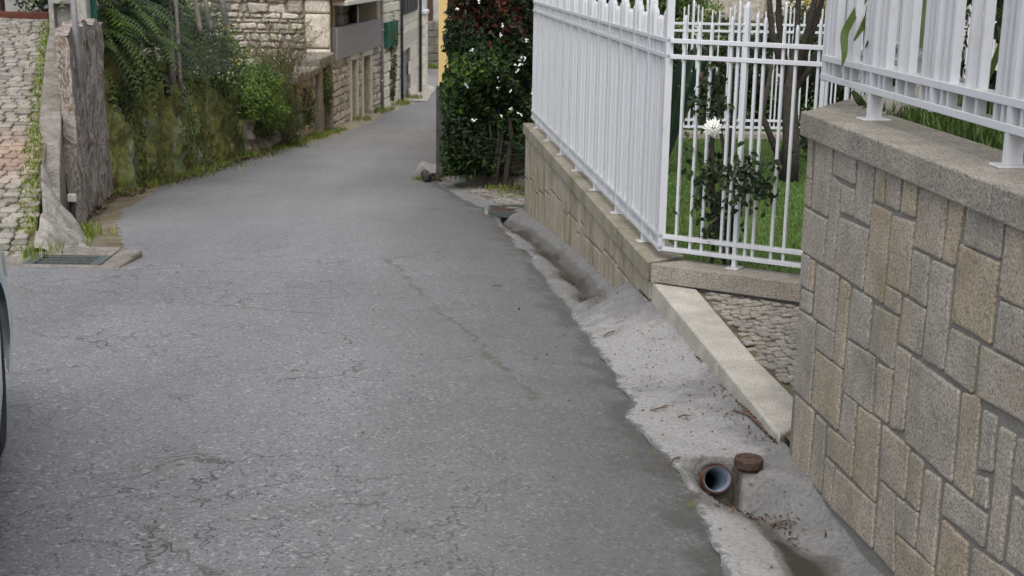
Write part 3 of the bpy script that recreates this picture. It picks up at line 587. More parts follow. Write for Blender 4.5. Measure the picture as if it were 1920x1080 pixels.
# body of the wall (mortar) as one prism: lane face, end face, back
def poly_prism(poly,z0,z1):
    mb=MB(); n=len(poly); V=[(*p,z0) for p in poly]+[(*p,z1) for p in poly]
    F=[tuple(range(n))[::-1],tuple(range(n,2*n))]+[(i,(i+1)%n,n+(i+1)%n,n+i) for i in range(n)]
    A=sum(poly[i][0]*poly[(i+1)%n][1]-poly[(i+1)%n][0]*poly[i][1] for i in range(n))
    if A<0: F=[f[::-1] for f in F]
    return mb.add(V,F)
def lin(P,t,u,off=0,n=None): return (P[0]+t[0]*u-(n[0]*off if n is not None else 0),P[1]+t[1]*u-(n[1]*off if n is not None else 0))
A=lin(P0,tW,-7.6,.003,nW); Bc=(P0[0]+.003,P0[1]-.0); Cc=lin(P0,tE,2.05,.004,nE)
A2=lin(P0,tW,-7.6,.24,nW); B2=(P0[0]+.27,P0[1]-.1); C2=lin(P0,tE,2.05,.24,nE)
poly_prism([A,Bc,Cc,C2,B2,A2],-2.1,-.612).build('wall_core',M['mortar'],wall)
# coping slabs on the near wall, with overhang
def copeseg(P,t,n,u0,u1,z0,z1,over,width,name,mat,parent,cut0=0,cut1=0):
    a0=lin(P,t,u0,-over,n); a1=lin(P,t,u1,-over,n); b1=lin(P,t,u1+cut1,width,n); b0=lin(P,t,u0+cut0,width,n)
    o=poly_prism([a0,a1,b1,b0],z0,z1).build(name,M[mat],parent); bevel(o,.006,2); return o
# joints seen at x=1673 and x=1874
j1=(onp(P0,AZW,1673,300)[1]-4.884)/math.cos(AZW); j2=(onp(P0,AZW,1876,400)[1]-4.884)/math.cos(AZW)
ccut=.10
co=[lin(P0,tW,0,-.03,nW)]
uu=[.035,j1,j2,j2-1.3,j2-2.6,j2-3.9,-7.5]
for i,(a,b) in enumerate(zip(uu[:-1],uu[1:])):
    copeseg(P0,tW,nW,b+.003,a-.003 if i else a,-.612,-.524,.03,.27,'coping','cope',wall,cut1=-.12 if i==0 else 0)
copeseg(P0,tE,nE,.005,1.95,-.612,-.524,.03,.27,'coping','cope',wall,cut0=.16)
# kerb of the paved corner (two granite stones)
kb=[(.80,7.70),(.815,7.664),(.965,6.034),(1.062,5.02)]; 
def kz(y): return float(np.interp(y,[5.0,6.0,7.4],[-1.81,-1.79,-1.762]))
def kerb(p0,p1,q0,q1,z0,z1,label):
    mb_=poly_prism([p0,p1,q0,q1],z0,z1)
    for v in mb_.v[0][4:]: v[2]=kz(v[1])
    o=mb_.build('kerb_stone',M['kerb']); bevel(o,.012,3); tag(o,label,'kerb stone','granite kerb stones of the paved corner'); return o
kerb((.953,5.992),(.79,7.43),(1.02,7.31),(1.140,6.0),-2.05,-1.808,'long pale granite kerb stone whose far end meets the low garden wall')
kerb((1.06,5.02),(.954,5.978),(1.142,5.986),(1.245,5.25),-2.0,-1.811,'pale granite kerb stone at the foot of the tall block wall, beside the drain cap')

# bed behind the near wall
mb=MB(); mb.add([(*B2,-.6),(*C2,-.6),(5.5,7.2,-.6),(6.5,-2.7,-.6),(*A2,-.6)],[(0,4,3,2,1)]); struct(mb.build('garden_bed',M['soil']))

# ==================================================================  FAR LOW WALL + CROSS WALL
fw=thing('low_granite_wall','long low granite garden wall under the white railings, mossy on top','wall')
Pf=np.array([.793,7.40,0]); tF=np.array([math.sin(AZF),math.cos(AZF),0]); nF=np.array([-math.cos(AZF),math.sin(AZF),0])
LF=6.52
mb=MB(); face_stones(mb,Pf,tF,nF,0.02,LF,lambda u:float(G(7.4+u))-.06,lambda u:-1.757,h=.012,g=.009,wmin=.13,hmin=.15,tm=.5)
mb.build('stone_facing',M['stone_mossy'],fw)
AZC=math.radians(-60.6)+math.pi; tC=np.array([math.sin(AZC),math.cos(AZC),0]); nC=np.array([math.cos(AZC),-math.sin(AZC),0]) # t: to the right/nearer, n outward = towards camera
if nC[1]>0: nC=-nC
a=lin(Pf,tF,0,.005,nF); b=lin(Pf,tF,LF+.01,.005,nF); b2=lin(Pf,tF,LF+.01,.2,nF); a2=(Pf[0]+.16,Pf[1]+.14)
e=(Pf[0]+tC[0]*1.35,Pf[1]+tC[1]*1.35); e2=(e[0]+.09,e[1]+.16)
poly_prism([b,a,e,e2,a2,b2],-2.9,-1.75).build('wall_core',M['mortar'],fw)
js=[0,1.0,2.05,3.1,4.2,5.3,LF+.03]
for i,(u,v) in enumerate(zip(js[:-1],js[1:])):
    copeseg(Pf,tF,nF,u+.002,v-.002,-1.757,-1.65,.035,.215,'coping','cope_mossy',fw,cut0=.17 if i==0 else 0)
copeseg(Pf,tC,nC,.0,1.0,-1.757,-1.65,.035,.17,'coping','cope',fw,cut0=.13)
copeseg(Pf,tC,nC,1.003,1.40,-1.757,-1.65,.035,.17,'coping','cope',fw)

# ==================================================================  WHITE RAILINGS
_pc={}
def picket_mesh(kind,z0,z1,w,d,tip):
    key=(kind,round(z0,3),round(z1,3),w,d)
    if key in _pc: return _pc[key]
    mb=MB(); zt=z1-tip
    # local: x along fence, y depth
    V=[]; 
    for z,s in ((z0,1),(zt,1),(z1,.55)):
        V+=[(-w/2*s,-d/2*s,z),(w/2*s,-d/2*s,z),(w/2*s,d/2*s,z),(-w/2*s,d/2*s,z)]
    F=[(3,2,1,0),(8,9,10,11)]+[(j*4+i,j*4+(i+1)%4,(j+1)*4+(i+1)%4,(j+1)*4+i) for j in range(2) for i in range(4)]
    me=bpy.data.meshes.new(kind); me.from_pydata([tuple(v) for v in V],[],F); me.materials.append(M['white']); _pc[key]=me; return me
def railing(name,label,P,az,L,first_post,bay,rails,ztop,zcope,feet,wp=.015,dp=.03,wpost=.022,dpost=.045,corner=True,group=None,tops=None,rail_h=.024,rail_d=.042,custom=None):
    t=thing(name,label,'fence',group); tx=np.array([math.sin(az),math.cos(az)]); rot=math.pi/2-az
    for z in rails:
        mb=MB(); mb.obox((P[0],P[1]),az,L,rail_d,z-rail_h,z,off=-rail_d/2); bevel(mb.build('rail',M['white'],t),.002,1)
    def put(me,name,u,par=t):
        o=bpy.data.objects.new(name,me); S.collection.objects.link(o); o.location=(P[0]+tx[0]*u,P[1]+tx[1]*u,0); o.rotation_euler=(0,0,rot); o.parent=par; return o
    zlow=rails[-1]-rail_h
    posts=[]; u=first_post; k=0
    while u<L+.01: posts.append((u,k)); u+=bay; k+=1
    if corner: put(picket_mesh('post',zlow-.005,ztop+.0,.04,.04,.004),'post',.02)
    for u,k in posts:
        foot = (k%2==feet) if feet>=0 else False
        p=put(picket_mesh('post',zcope+.006 if foot else zlow-.003,ztop,wpost,dpost,.03),'post',u)
        if foot:
            mb=MB(); c=(P[0]+tx[0]*u,P[1]+tx[1]*u); mb.obox((c[0]-tx[0]*.035,c[1]-tx[1]*.035),az,.07,.10,zcope,zcope+.008,off=-.05)
            fo=mb.build('foot_plate',M['white']); fo.parent=p; fo.matrix_parent_inverse=p.matrix_world.inverted() if False else Matrix.Translation(Vector(p.location)).inverted() if False else (Matrix.Translation(p.location)@Matrix.Rotation(rot,4,'Z')).inverted()
            bevel(fo,.003,2)
    fr=[.107,.196,.417,.571,.80,.89]; hs=[-.045,-.068,-.10,-.10,-.068,-.045]
    u=first_post-bay
    if custom:
        for x,zz in custom: put(picket_mesh('picket',zlow-.002,zz,wp,dp,.02),'picket',x)
        u=L+1
    while u<L:
        for f,h in zip(fr,hs):
            x=u+f*bay
            if .035<x<L-.005: put(picket_mesh('picket',zlow-.002,ztop+h,wp,dp,.02),'picket',x)
        u+=bay
    return t
Cc3=(.845,7.50)
railing('railing','long white metal railing on the low wall, running away beside the lane',Cc3,AZF,6.42,.48,.459,[-.415,-.50,-1.505,-1.575],-.2,-1.65,0)
railing('railing','short white metal railing across the lawn corner, beside the white flower',(Cc3[0]+tC[0]*.01,Cc3[1]+tC[1]*.01),AZC,1.36,.43,.43,[-.415,-.50,-1.505,-1.575],-.205,-1.65,0,corner=False,wp=.014,dp=.02,wpost=.022,dpost=.036,custom=[(.078,-.287),(.163,-.318),(.232,-.322),(.346,-.284),(.386,-.26),(.486,-.263),(.53,-.283),(.635,-.32),(.705,-.317),(.827,-.283),(.879,-.262),(.99,-.3),(1.05,-.32),(1.16,-.32),(1.24,-.3)])
Cn=(1.186,5.19)
azn=AZW+math.pi
railing('railing','near white metal railing standing on top of the tall granite block wall',Cn,azn,5.2,.54,.5325,[.62,.54,-.338,-.408],.8,-.524,0,wp=.017,dp=.028,wpost=.025,dpost=.046,rail_d=.05)
railing('railing','white metal railing returning behind the corner of the tall granite wall',(Cn[0]+.03,Cn[1]+.055),AZE,1.5,.5,.5,[.62,.54,-.338,-.408],.8,-.524,0,corner=False,wp=.017,dp=.028,wpost=.025,dpost=.046,rail_d=.05)
railing('railing','low white railing at the far side of the lawn, in front of the shrubs',(.55,13.75),math.radians(90),6.2,.3,.46,[-.60,-.67,-1.56,-1.63],-.38,-1.68,-1,wp=.014,dp=.02)
mb=MB(); mb.obox((.55,13.7),math.radians(90),6.4,.2,-1.8,-1.68,off=-.05); o=mb.build('garden_edging',M['cope']); tag(o,'low grey stone edging under the far lawn railing','edging'); bevel(o,.01)

# ==================================================================  DRAINS AND SMALL STREET THINGS
# clay drain pipe mouth
px_,py_=PIPE; zc=atY(1345,899,py_-.03)[2]; PX=atY(1345,899,py_-.03)[0]
dp=thing('drain_pipe','round clay drain pipe mouth with a blue-grey inside, opening into the gutter','pipe')
def ring_tube(r0,r1,c,y0,y1,tilt=0,n=28):
    mb=MB(); V=[]
    for (y,r) in ((y0,r0),(y0,r1),(y1,r1),(y1,r0)):
        for k in range(n): th=2*math.pi*k/n; V.append((c[0]+r*math.cos(th)+(y-y0)*-.18,y,c[2]+r*math.sin(th)+(y-y0)*tilt))
    F=[(j*n+i,j*n+(i+1)%n,((j+1)%4)*n+(i+1)%n,((j+1)%4)*n+i) for j in range(4) for i in range(n)]; return mb.add(V,F)
y_=py_-.03
ring_tube(.053,.058,(PX,0,zc),y_,y_+.3,-.45).build('pipe_shell',M['clay'],dp,True)
ring_tube(.048,.0527,(PX,0,zc),y_+.004,y_+.3,-.45).build('lining',M['pipe_grey'],dp,True)
ring_tube(.055,.082,(PX-.004,0,zc-.008),y_+.035,y_+.2,-.45).build('mortar_collar',M['gutter'],dp,True)
mb=MB(); mb.tube([(PX-.045,y_+.27,zc-.12),(PX-.05,y_+.29,zc-.13)],.05,16); mb.build('dark_end',M['hole_shade'],dp)  # black disc painted as the darkness deep in the pipe
# mortar hood round the pipe (part of the gutter bed)
# inspection cap
cc=atz(1404,865,-1.835); cap=thing('inspection_cap','rusty round screw cap of a standing drain riser beside the kerb end','cap')
n=36; prof=[(.0,.012),(.018,.012),(.02,.016),(.052,.016),(.055,.012),(.06,.012),(.063,.018),(.08,.018),(.083,.012),(.083,-.02),(.078,-.026)]
r=.66; V=[];F=[]
for rr,z in prof:
    for k in range(n): th=2*math.pi*k/n; V.append((cc[0]+rr*r*math.cos(th),cc[1]+rr*r*math.sin(th),cc[2]+z*.8))
F=[(j*n+i,j*n+(i+1)%n,(j+1)*n+(i+1)%n,(j+1)*n+i) for j in range(len(prof)-1) for i in range(n)]
mb=MB(); mb.add(V,F); mb.build('lid',M['iron'],cap)
mb=MB(); mb.tube([(cc[0],cc[1],cc[2]-.16),(cc[0],cc[1],cc[2]-.022)],.042,20); mb.build('riser',M['iron'],cap,True)
# right grate
gz=-2.59
g0=[atz(916,388,gz),atz(975,385,gz),atz(986,394,gz),atz(925,397,gz)]
gr_=thing('drain_grate','dark metal drain grate over the gutter opening at the end of the low wall','grate')
mb=MB(); xs0,xs1=g0[0][0],g0[2][0]; ya,yb=g0[3][1],g0[0][1]
gy0,gy1=min(p[1] for p in g0),max(p[1] for p in g0); gx0,gx1=min(p[0] for p in g0),max(p[0] for p in g0)
mb.box(gx0,gx1,gy0,gy0+.05,gz-.06,gz).box(gx0,gx1,gy1-.05,gy1,gz-.06,gz).box(gx0,gx0+.03,gy0+.05,gy1-.05,gz-.05,gz-.002).box(gx1-.03,gx1,gy0+.05,gy1-.05,gz-.05,gz-.002); mb.build('frame',M['grille'],gr_)
mb=MB(); k=6
for i in range(k): y=gy0+.07+(gy1-gy0-.14)*(i+.5)/k; mb.box(gx0+.03,gx1-.03,y-.022,y+.022,gz-.035,gz-.006)
mb.build('bars',M['iron'],gr_)
mb=MB(); mb.box(gx0+.01,gx1-.01,gy0+.02,gy1-.02,gz-.40,gz-.07); mb.build('pit_shade',M['hole_shade'],gr_)  # solid black block, its colour stands for the shade below the grate
# left grate
gl=thing('drain_grate','dark green metal grate with long bars at the foot of the cobbled ramp','grate')
zg=-2.085; c=[atz(30,501,zg),atz(186,497,zg),atz(186,480,zg),atz(48,480,zg)]
gy0,gy1=c[1][1],c[2][1]+.02; gx0,gx1=c[0][0],c[1][0]
mb=MB(); mb.box(gx0,gx0+.07,gy0,gy1,zg-.05,zg).box(gx1-.07,gx1,gy0,gy1,zg-.05,zg).box(gx0+.07,gx1-.07,gy0,gy0+.012,zg-.05,zg-.001).box(gx0+.07,gx1-.07,gy1-.012,gy1,zg-.05,zg-.001); mb.build('frame',M['grille'],gl)
for i in range(4):
    mb=MB(); y=gy0+.02+(gy1-gy0-.06)*i/3; mb.box(gx0+.07,gx1-.07,y,y+.022,zg-.035,zg-.006); mb.build('bar',M['grille'],gl)
mb=MB(); mb.box(gx0+.02,gx1-.02,gy0+.01,gy1-.01,zg-.3,zg-.052); mb.build('pit_shade',M['hole_shade'],gl)  # black filler block, painted as shade between and under the bars
mb=MB()   # concrete surround
mb.box(gx0-.5,gx1+.16,gy0-.07,gy0-.004,zg-.25,zg+.004); mb.box(gx1+.004,gx1+.16,gy0-.004,gy1+.2,zg-.25,zg+.002); mb.box(gx0-.5,gx0-.004,gy0-.004,gy1+.1,zg-.25,zg); mb.box(gx0-.0,gx1,gy1+.004,gy1+.25,zg-.3,zg+.01)
o=mb.build('concrete_surround',M['rough']); tag(o,'rough concrete surround framing the left drain grate','surround'); bevel(o,.015)

# granite slab and rocks at the ramp foot
def rock(c,s,name,label,mat='rock',seed=0,sub=3,cat='rock',group=None):
    bm=bmesh.new(); bmesh.ops.create_icosphere(bm,subdivisions=sub,radius=1); rg=np.random.default_rng(seed)
    ph=rg.uniform(0,6,6)
    pl=[(rg.normal(0,1,3),rg.uniform(.55,.8)) for _ in range(9)]
    for v in bm.verts:
        p=np.array(v.co)
        for nn,d in pl:
            u=nn/np.linalg.norm(nn); k=p@u
            if k>d: p=p-u*(k-d)*.9
        p*=1+.05*math.sin(p[0]*5+ph[0])*math.cos(p[1]*6+ph[1])+.02*rg.normal()
        v.co=Vector(p*np.array(s)+np.array(c))
    me=bpy.data.meshes.new(name); bm.to_mesh(me); bm.free(); me.materials.append(M[mat]); o=bpy.data.objects.new(name,me); S.collection.objects.link(o); return tag(o,label,cat,group)
mb=MB(); V=[]
for k_,y in enumerate(np.linspace(9.35,11.6,37)):
    k=k_/4
    x=rampX(y); z=ramp_z(y)
    for u in np.linspace(0,1,16): xx=x+.0+u*(.10+.27*math.sin(math.pi*min(1,k/9+.1))); zg_=float(G(y))-.06; V.append((xx,y,z+.01+(zg_-z)*u**1.3+.06*mnoise.fractal(Vector((xx*4,y*4,1)),.8,2.1,5)-.03*math.exp(-((y-10.4)/.03)**2)))
mb.add(V,[(i*16+j,i*16+j+1,(i+1)*16+j+1,(i+1)*16+j) for i in range(36) for j in range(15)]); tag(mb.build('granite_slab',M['rock']),'pale sloping granite slab between the cobbled ramp and the left drain ditch','slab')
p=gr(112,372); rock((p[0]-.02,p[1],-2.1),(.2,.26,.24),'boulder','rough dark boulder where the ramp parapet reaches the ground','rough',3)
p=gr(75,452); rock((p[0],p[1],p[2]),(.22,.2,.06),'rock','flat pale rock sunk beside the left grate, left of the grass tuft',seed=5)
p=gr(120,466); rock((p[0],p[1]+.05,p[2]-.01),(.26,.16,.07),'rock','low pale rock just behind the left grate bars',seed=6)
p=gr(798,322); rock((p[0],p[1],p[2]),(.26,.35,.16),'rock','pale rock leaning on the foot of the concrete gate post',seed=8)
pp=thing('drain_pipe','small black drain pipe end at the road edge by the gate post','pipe'); q=gr(803,343)
mb=MB(); 
ring_tube(.05,.06,(q[0],0,q[2]+.05),q[1],q[1]+.4,.02,16).build('pipe_shell',M['cable'],pp,True)

# ==================================================================  LEFT WALLS
# low parapet along the ramp
def ribbon_wall(name,label,cat,line,thick,z0f,z1f,mat,bev=.015,side=-1):
    """wall along plan polyline [(x,y)], thickness to the left"""
    pts=[np.array(p,float) for p in line]; n=len(pts); L=[];Rr=[]
    for i,p in enumerate(pts):
        t=pts[min(i+1,n-1)]-pts[max(i-1,0)]; t/=np.linalg.norm(t); nn=np.array([-t[1],t[0]])*(-side); L.append(p+nn*thick*(-side if False else 1)); Rr.append(p)
    V=[]
    for i in range(n):
        a,b=Rr[i],L[i]; V+=[(*a,z0f(i)),(*b,z0f(i)),(*b,z1f(i)),(*a,z1f(i))]
    F=[(3,2,1,0),tuple(4*(n-1)+k for k in range(4))]+[(4*i+k,4*i+(k+1)%4,4*(i+1)+(k+1)%4,4*(i+1)+k) for i in range(n-1) for k in range(4)]
    mb=MB(); mb.add(V,F); o=mb.build(name,M[mat]); tag(o,label,cat); 
    if bev: bevel(o,bev,2)
    return o
line=[(rampX(y)+.12,y) for y in (10.5,11.3,12.4,13.5,14.6,15.7)]
zt=[-1.98,-1.80,-1.45,-1.22,-1.02,-.84]
ribbon_wall('ramp_parapet','narrow sloping concrete parapet along the right edge of the cobbled ramp','parapet',[(x+.02,y) for x,y in line],.19,lambda i:-2.6,lambda i:zt[i],'rough')
# weathered board-marked wall
wl=[(-4.04,12.40),(-4.11,12.75),(-4.4,13.9),(-4.6,15.3)]
def wavy_wall(name,label,cat,line,z0f,z1f,thick,mat,amp=.05,nu=120,nv=70,parent=None,lean=.06):
    pts=np.array(line,float); seg=np.r_[0,np.cumsum(np.hypot(*np.diff(pts,axis=0).T))]; T=seg[-1]
    def face(u,v,back=False):
        s=u*T; x=np.interp(s,seg,pts[:,0]); y=np.interp(s,seg,pts[:,1]); z=z0f(y)+(z1f(y)-z0f(y))*v
        w=amp*(math.sin(y*7+z*1.5)*.5+math.sin(y*17+z*3+1)*.3+math.sin(z*9+y*4)*.25)+amp*1.3*mnoise.fractal(Vector((x*3,y*3.2,z*2.6)),.7,2.1,5)
        return (x+w-(thick if back else 0)-lean*v,y,z+ (.03*math.sin(y*9) if v==1 else 0))
    mb=MB(); mb.grid(lambda u,v:face(u,v),nu,nv); mb.grid(lambda u,v:face(u,v,True),nu,nv,flip=True)
    top=[];
    for i in range(nu+1): top+=[face(i/nu,1),face(i/nu,1,True)]
    mb.add(top,[(2*i,2*i+2,2*i+3,2*i+1) for i in range(nu)])
    for e in (0,1):
        col=[]
        for j in range(nv+1): col+=[face(e,j/nv),face(e,j/nv,True)]
        mb.add(col,[(2*j,2*j+2,2*j+3,2*j+1) for j in range(nv)])
    o=mb.build(name,M[mat],parent,True)
    if label: tag(o,label,cat)
    return o
wavy_wall('weathered_wall','tall weathered grey-brown concrete wall with vertical board marks beside the ramp','wall',wl,lambda y:float(G(y))-.25,lambda y:np.interp(y,[12.4,13.5,15.3],[-.72,-.7,-.75]),.12,'weathered',.022,lean=.015)
def mwt(y): return float(np.interp(y,[15.3,17.5,20,22.7],[-1.12,-1.3,-1.72,-2.2]))
wavy_wall('mossy_wall','concrete retaining wall covered in green and brown moss along the left side of the lane','wall',[(-4.62,15.3),(-4.66,18.7),(-4.58,22.7)],lambda y:float(G(y))-.2,mwt,.3,'mosswall',.07,220,70)
wavy_wall('rubble_wall','low dark rubble bank wall under the green shrubs on the left','wall',[(-4.6,22.72),(-4.52,24.5),(-4.44,26.4)],lambda y:float(G(y))-.2,lambda y:float(np.interp(y,[22.7,26.4],[-2.75,-2.95])),.4,'omortar',.12,60,30)
# moss / weeds clumps on the wall face
mb=MB(); P=[]
for _ in range(5200):
    y=rng.uniform(15.4,22.6); v=rng.uniform(0,1)**1.0; z=float(G(y))+(mwt(y)-float(G(y)))*v
    if math.sin(y*2.3+1.5*math.sin(v*3))+.5*math.sin(y*5.1)+rng.normal(0,.4)>.35: P.append((float(XW(y))+.05-.06*v,y,z))
P=np.array(P); leaves(mb,P,np.tile([1,-.3,.2],(len(P),1)),.055,rng.uniform(.0,.9,len(P)),.4,droop=1.5)
tag(mb.build('wall_moss_leaves',M['leaf_fern']),'small creeping leaves growing down the mossy wall','creeper',kind='stuff')
# small dark vent pipe on mossy wall
q=onp((-4.6,16.5,0),0.0,303,163); mb=MB(); mb.tube([(q[0]-.1,q[1],q[2]+.12),(q[0]+.06,q[1],q[2]+.1),(q[0]+.08,q[1],q[2]-.12)],.045,10); tag(mb.build('spout',M['cable'],None,True),'short dark spout poking out of the mossy wall','spout')

# conduit pole, box, utility pole, gate posts
mb=MB(); mb.tube([(-.3205*12.55,12.55,-.098*12.55),(-.322*12.55,12.55,-.0346*12.55),(-.325*12.55,12.55,.9)],.029,12); tag(mb.build('conduit',M['galv'],None,True),'galvanised steel conduit strapped to the near end of the weathered wall','conduit')
bt=thing('meter_post','black post with a small white box near the foot of the weathered wall','post'); b=atY(140,372,11.9)
mb=MB(); mb.box(b[0]-.06,b[0]+.01,b[1]-.03,b[1]+.03,b[2]-.03,b[2]+.04); bevel(mb.build('box',M['plastic_white'],bt),.008)
b2=atY(137,415,11.95); mb=MB(); mb.tube([(b2[0],11.95,float(G(11.95))-.2),(b2[0],11.95,b[2]-.0)],.028,8); mb.build('post',M['cable'],bt,True)
up=thing('utility_pole','precast concrete utility pole with square recesses at the top of the ramp','pole')
Yp=15.55; x0,x1=-.3402*Yp,-.3205*Yp; zb=-1.0
mb=MB(); mb.box(x0,x0+.055,Yp,Yp+.2,zb,5).box(x1-.055,x1,Yp,Yp+.2,zb,5); 
z=zb+.0
while z<5: mb.box(x0+.055,x1-.055,Yp,Yp+.2,z,z+.06 if z>zb else z+.14); z+=.42
mb.build('frame',M['post_concrete'],up); mb=MB(); mb.box(x0+.05,x1-.05,Yp+.11,Yp+.16,zb,5); mb.build('web',M['post_concrete'],up)
gp=atY(158,50,15.0); mb=MB(); mb.box(gp[0]-.07,gp[0]+.05,14.95,15.1,gp[2]-.5,1.2); o=mb.build('gate_post',M['post_concrete']); tag(o,'mottled concrete post standing on top of the weathered wall','post'); bevel(o,.01)
gp=atY(174,50,15.2); mb=MB(); mb.box(gp[0]-.05,gp[0]+.045,15.2,15.23,gp[2]-.25,1.2); 
for k in range(5): mb.box(gp[0]-.05+.02*k,gp[0]-.042+.02*k,15.192,15.2,gp[2]-.25,1.2)
tag(mb.build('green_panel',M['green_paint']),'narrow dark green corrugated panel beside the concrete post','panel')
# end wall and beam at the top of the ramp
mb=MB(); mb.box(-11,-5.55,16.45,16.6,-.86,-.72); o=mb.build('rust_beam',M['rust_beam']); tag(o,'dark rusty beam lying across the top of the cobbled ramp','beam'); bevel(o,.01)
mb=MB(); mb.box(-11,-5.4,17.8,18.0,-1.5,1.5); o=mb.build('yard_wall',M['greywall']); tag(o,'plain grey rendered yard wall behind the top of the ramp','wall')
mb=MB(); mb.box(-6.62,-6.45,17.2,17.35,-.9,1.5); o=mb.build('gate_jamb',M['wood_dark']); tag(o,'dark upright jamb in front of the grey yard wall','jamb')
bush('shrub','dark leafy shrub behind the rusty beam at the top of the ramp','shrub',[(-5.95,17.3,-.45,.42,.25,.42)],900,.06,'leaf_dark')

# ==================================================================  STONE HOUSES DOWN THE LANE
def courses(mb,P,t,n,u0,u1,z0,z1,hr=(.16,.34),wr=(.22,.6),h=.05,g=.02,jit=.03,bev=.03,tm=.5,holes=(),zbf=None):
    z=z0
    while z<z1-.05:
        dz_=min(rng.uniform(*hr),z1-z); 
        if z1-z-dz_<hr[0]*.6: dz_=z1-z
        u=u0
        while u<u1-.03:
            du=min(rng.uniform(*wr),u1-u)
            if u1-u-du<wr[0]*.6: du=u1-u
            # holes
            cu,cz=u+du/2,z+dz_/2; skip=False
            for (a,b,c,d) in holes:
                if a-.0<cu<b and c<cz<d: skip=True
            if not skip and not(zbf is not None and cz<zbf(cu)-.4):
                q=[(u+g,z+g),(u+du-g,z+g),(u+du-g,z+dz_-g),(u+g,z+dz_-g)]; jj=min(jit,du*.2,dz_*.2)
                if jit: q=[(a+rng.uniform(-jj,jj),b+rng.uniform(-jj,jj)) for a,b in q]
                pts=[np.array([P[0]+t[0]*a,P[1]+t[1]*a,b]) for a,b in q]
                mb.stone(pts,n,h*rng.uniform(.6,1.15),min(bev,du*.18,dz_*.18),tint=float(np.clip(rng.normal(tm,.25),0,1)),rough=jj*.6)
            u+=du
        z+=dz_
AH=math.radians(4.9)
def hframe(az): return np.array([math.sin(az),math.cos(az),0]),np.array([math.cos(az),-math.sin(az),0])
h1=thing('stone_house','old rubble stone house with a grey balcony screen, first on the left of the lane','house')
H0=np.array([-4.33,32.0,0]); tH,nH=hframe(AH); LH=6.35
def uz(px,py,P=H0,az=AH):
    v=onp(P,az,px,py); return ((v-P)[:2]@np.array([math.sin(az),math.cos(az)]),v[2])
zpan0=uz(626,109)[1]; zpan1=uz(626,52)[1]; zE=uz(636,7)[1]
d1=(uz(657,200)[0],uz(667,200)[0]); d2=(uz(679,200)[0],uz(693,200)[0]); dt1=uz(658,113)[1]; dt2=uz(680,106)[1]
uc0,uc1=.0,LH
base=float(G(34))-.3
# lower storey body split round the openings
body=MB()
def hb(mb,P,t,n,u0,u1,z0,z1,dep,out=0.0):
    c=[np.array(P[:2])+t[:2]*u-n[:2]*d for u,d in ((u0,-out),(u1,-out),(u1,dep),(u0,dep))]; V=[(*p,z0) for p in c]+[(*p,z1) for p in c]
    F=[(0,3,2,1),(4,5,6,7),(0,1,5,4),(1,2,6,5),(2,3,7,6),(3,0,4,7)]
    A=sum(c[i][0]*c[(i+1)%4][1]-c[(i+1)%4][0]*c[i][1] for i in range(4))
    if A<0: F=[f[::-1] for f in F]
    return mb.add(V,F)
zt1=max(dt1,dt2)
for a,b in ((0,d1[0]),(d1[1],d2[0]),(d2[1],LH)): hb(body,H0,tH,nH,a,b,base-.5,zpan0-.02,.5)
hb(body,H0,tH,nH,d1[0],d1[1],dt1,zpan0-.02,.5); hb(body,H0,tH,nH,d2[0],d2[1],dt2,zpan0-.02,.5)
hb(body,H0,tH,nH,0,LH,zpan0-.02,zpan0+.1,3.0)
hb(body,H0,tH,nH,0,.5,zpan0+.1,1.6,.5)       # corner pier upper
hb(body,H0,tH,nH,0.0,LH,zpan0+.1,1.6,5.5+.0) if False else None
body.build('wall',M['omortar'],h1)
mb=MB(); courses(mb,H0,tH,nH,0,LH,float(G(39))-.15,zpan0-.04,(.12,.28),(.16,.5),.045,.014,.035,.025,.6,holes=((d1[0]-.12,d1[1]+.12,-9,dt1+.12),(d2[0]-.12,d2[1]+.12,-9,dt2+.12)),zbf=lambda u:float(G(32+u)))
# upper pier stones, both faces
tG=np.array([-nH[0],-nH[1],0]); nG=-tH
mb.build('stonework',M['rubble'],h1); mb=MB()
courses(mb,H0,tG,nG,0.62,6.5,base,1.5,(.08,.24),(.12,.5),.06,.016,.06,.03,.5)
courses(mb,H0,tG,nG,0.0,.6,base,1.5,(.45,.8),(.5,.61),.075,.012,.01,.03,.8)
mb.build('gable_stonework',M['rubble'],h1)
mb=MB(); mb.add([(*(H0[:2]+tG[:2]*0+tH[:2]*.01),base-.5),(*(H0[:2]+tG[:2]*6.6+tH[:2]*.01),base-.5),(*(H0[:2]+tG[:2]*6.6+tH[:2]*.3),base-.5),(*(H0[:2]+tH[:2]*.3),base-.5),
 (*(H0[:2]+tG[:2]*0+tH[:2]*.01),1.5),(*(H0[:2]+tG[:2]*6.6+tH[:2]*.01),1.5),(*(H0[:2]+tG[:2]*6.6+tH[:2]*.3),1.5),(*(H0[:2]+tH[:2]*.3),1.5)],[(0,1,2,3),(7,6,5,4),(4,5,1,0),(5,6,2,1),(6,7,3,2),(7,4,0,3)]); mb.build('gable_wall',M['omortar'],h1)
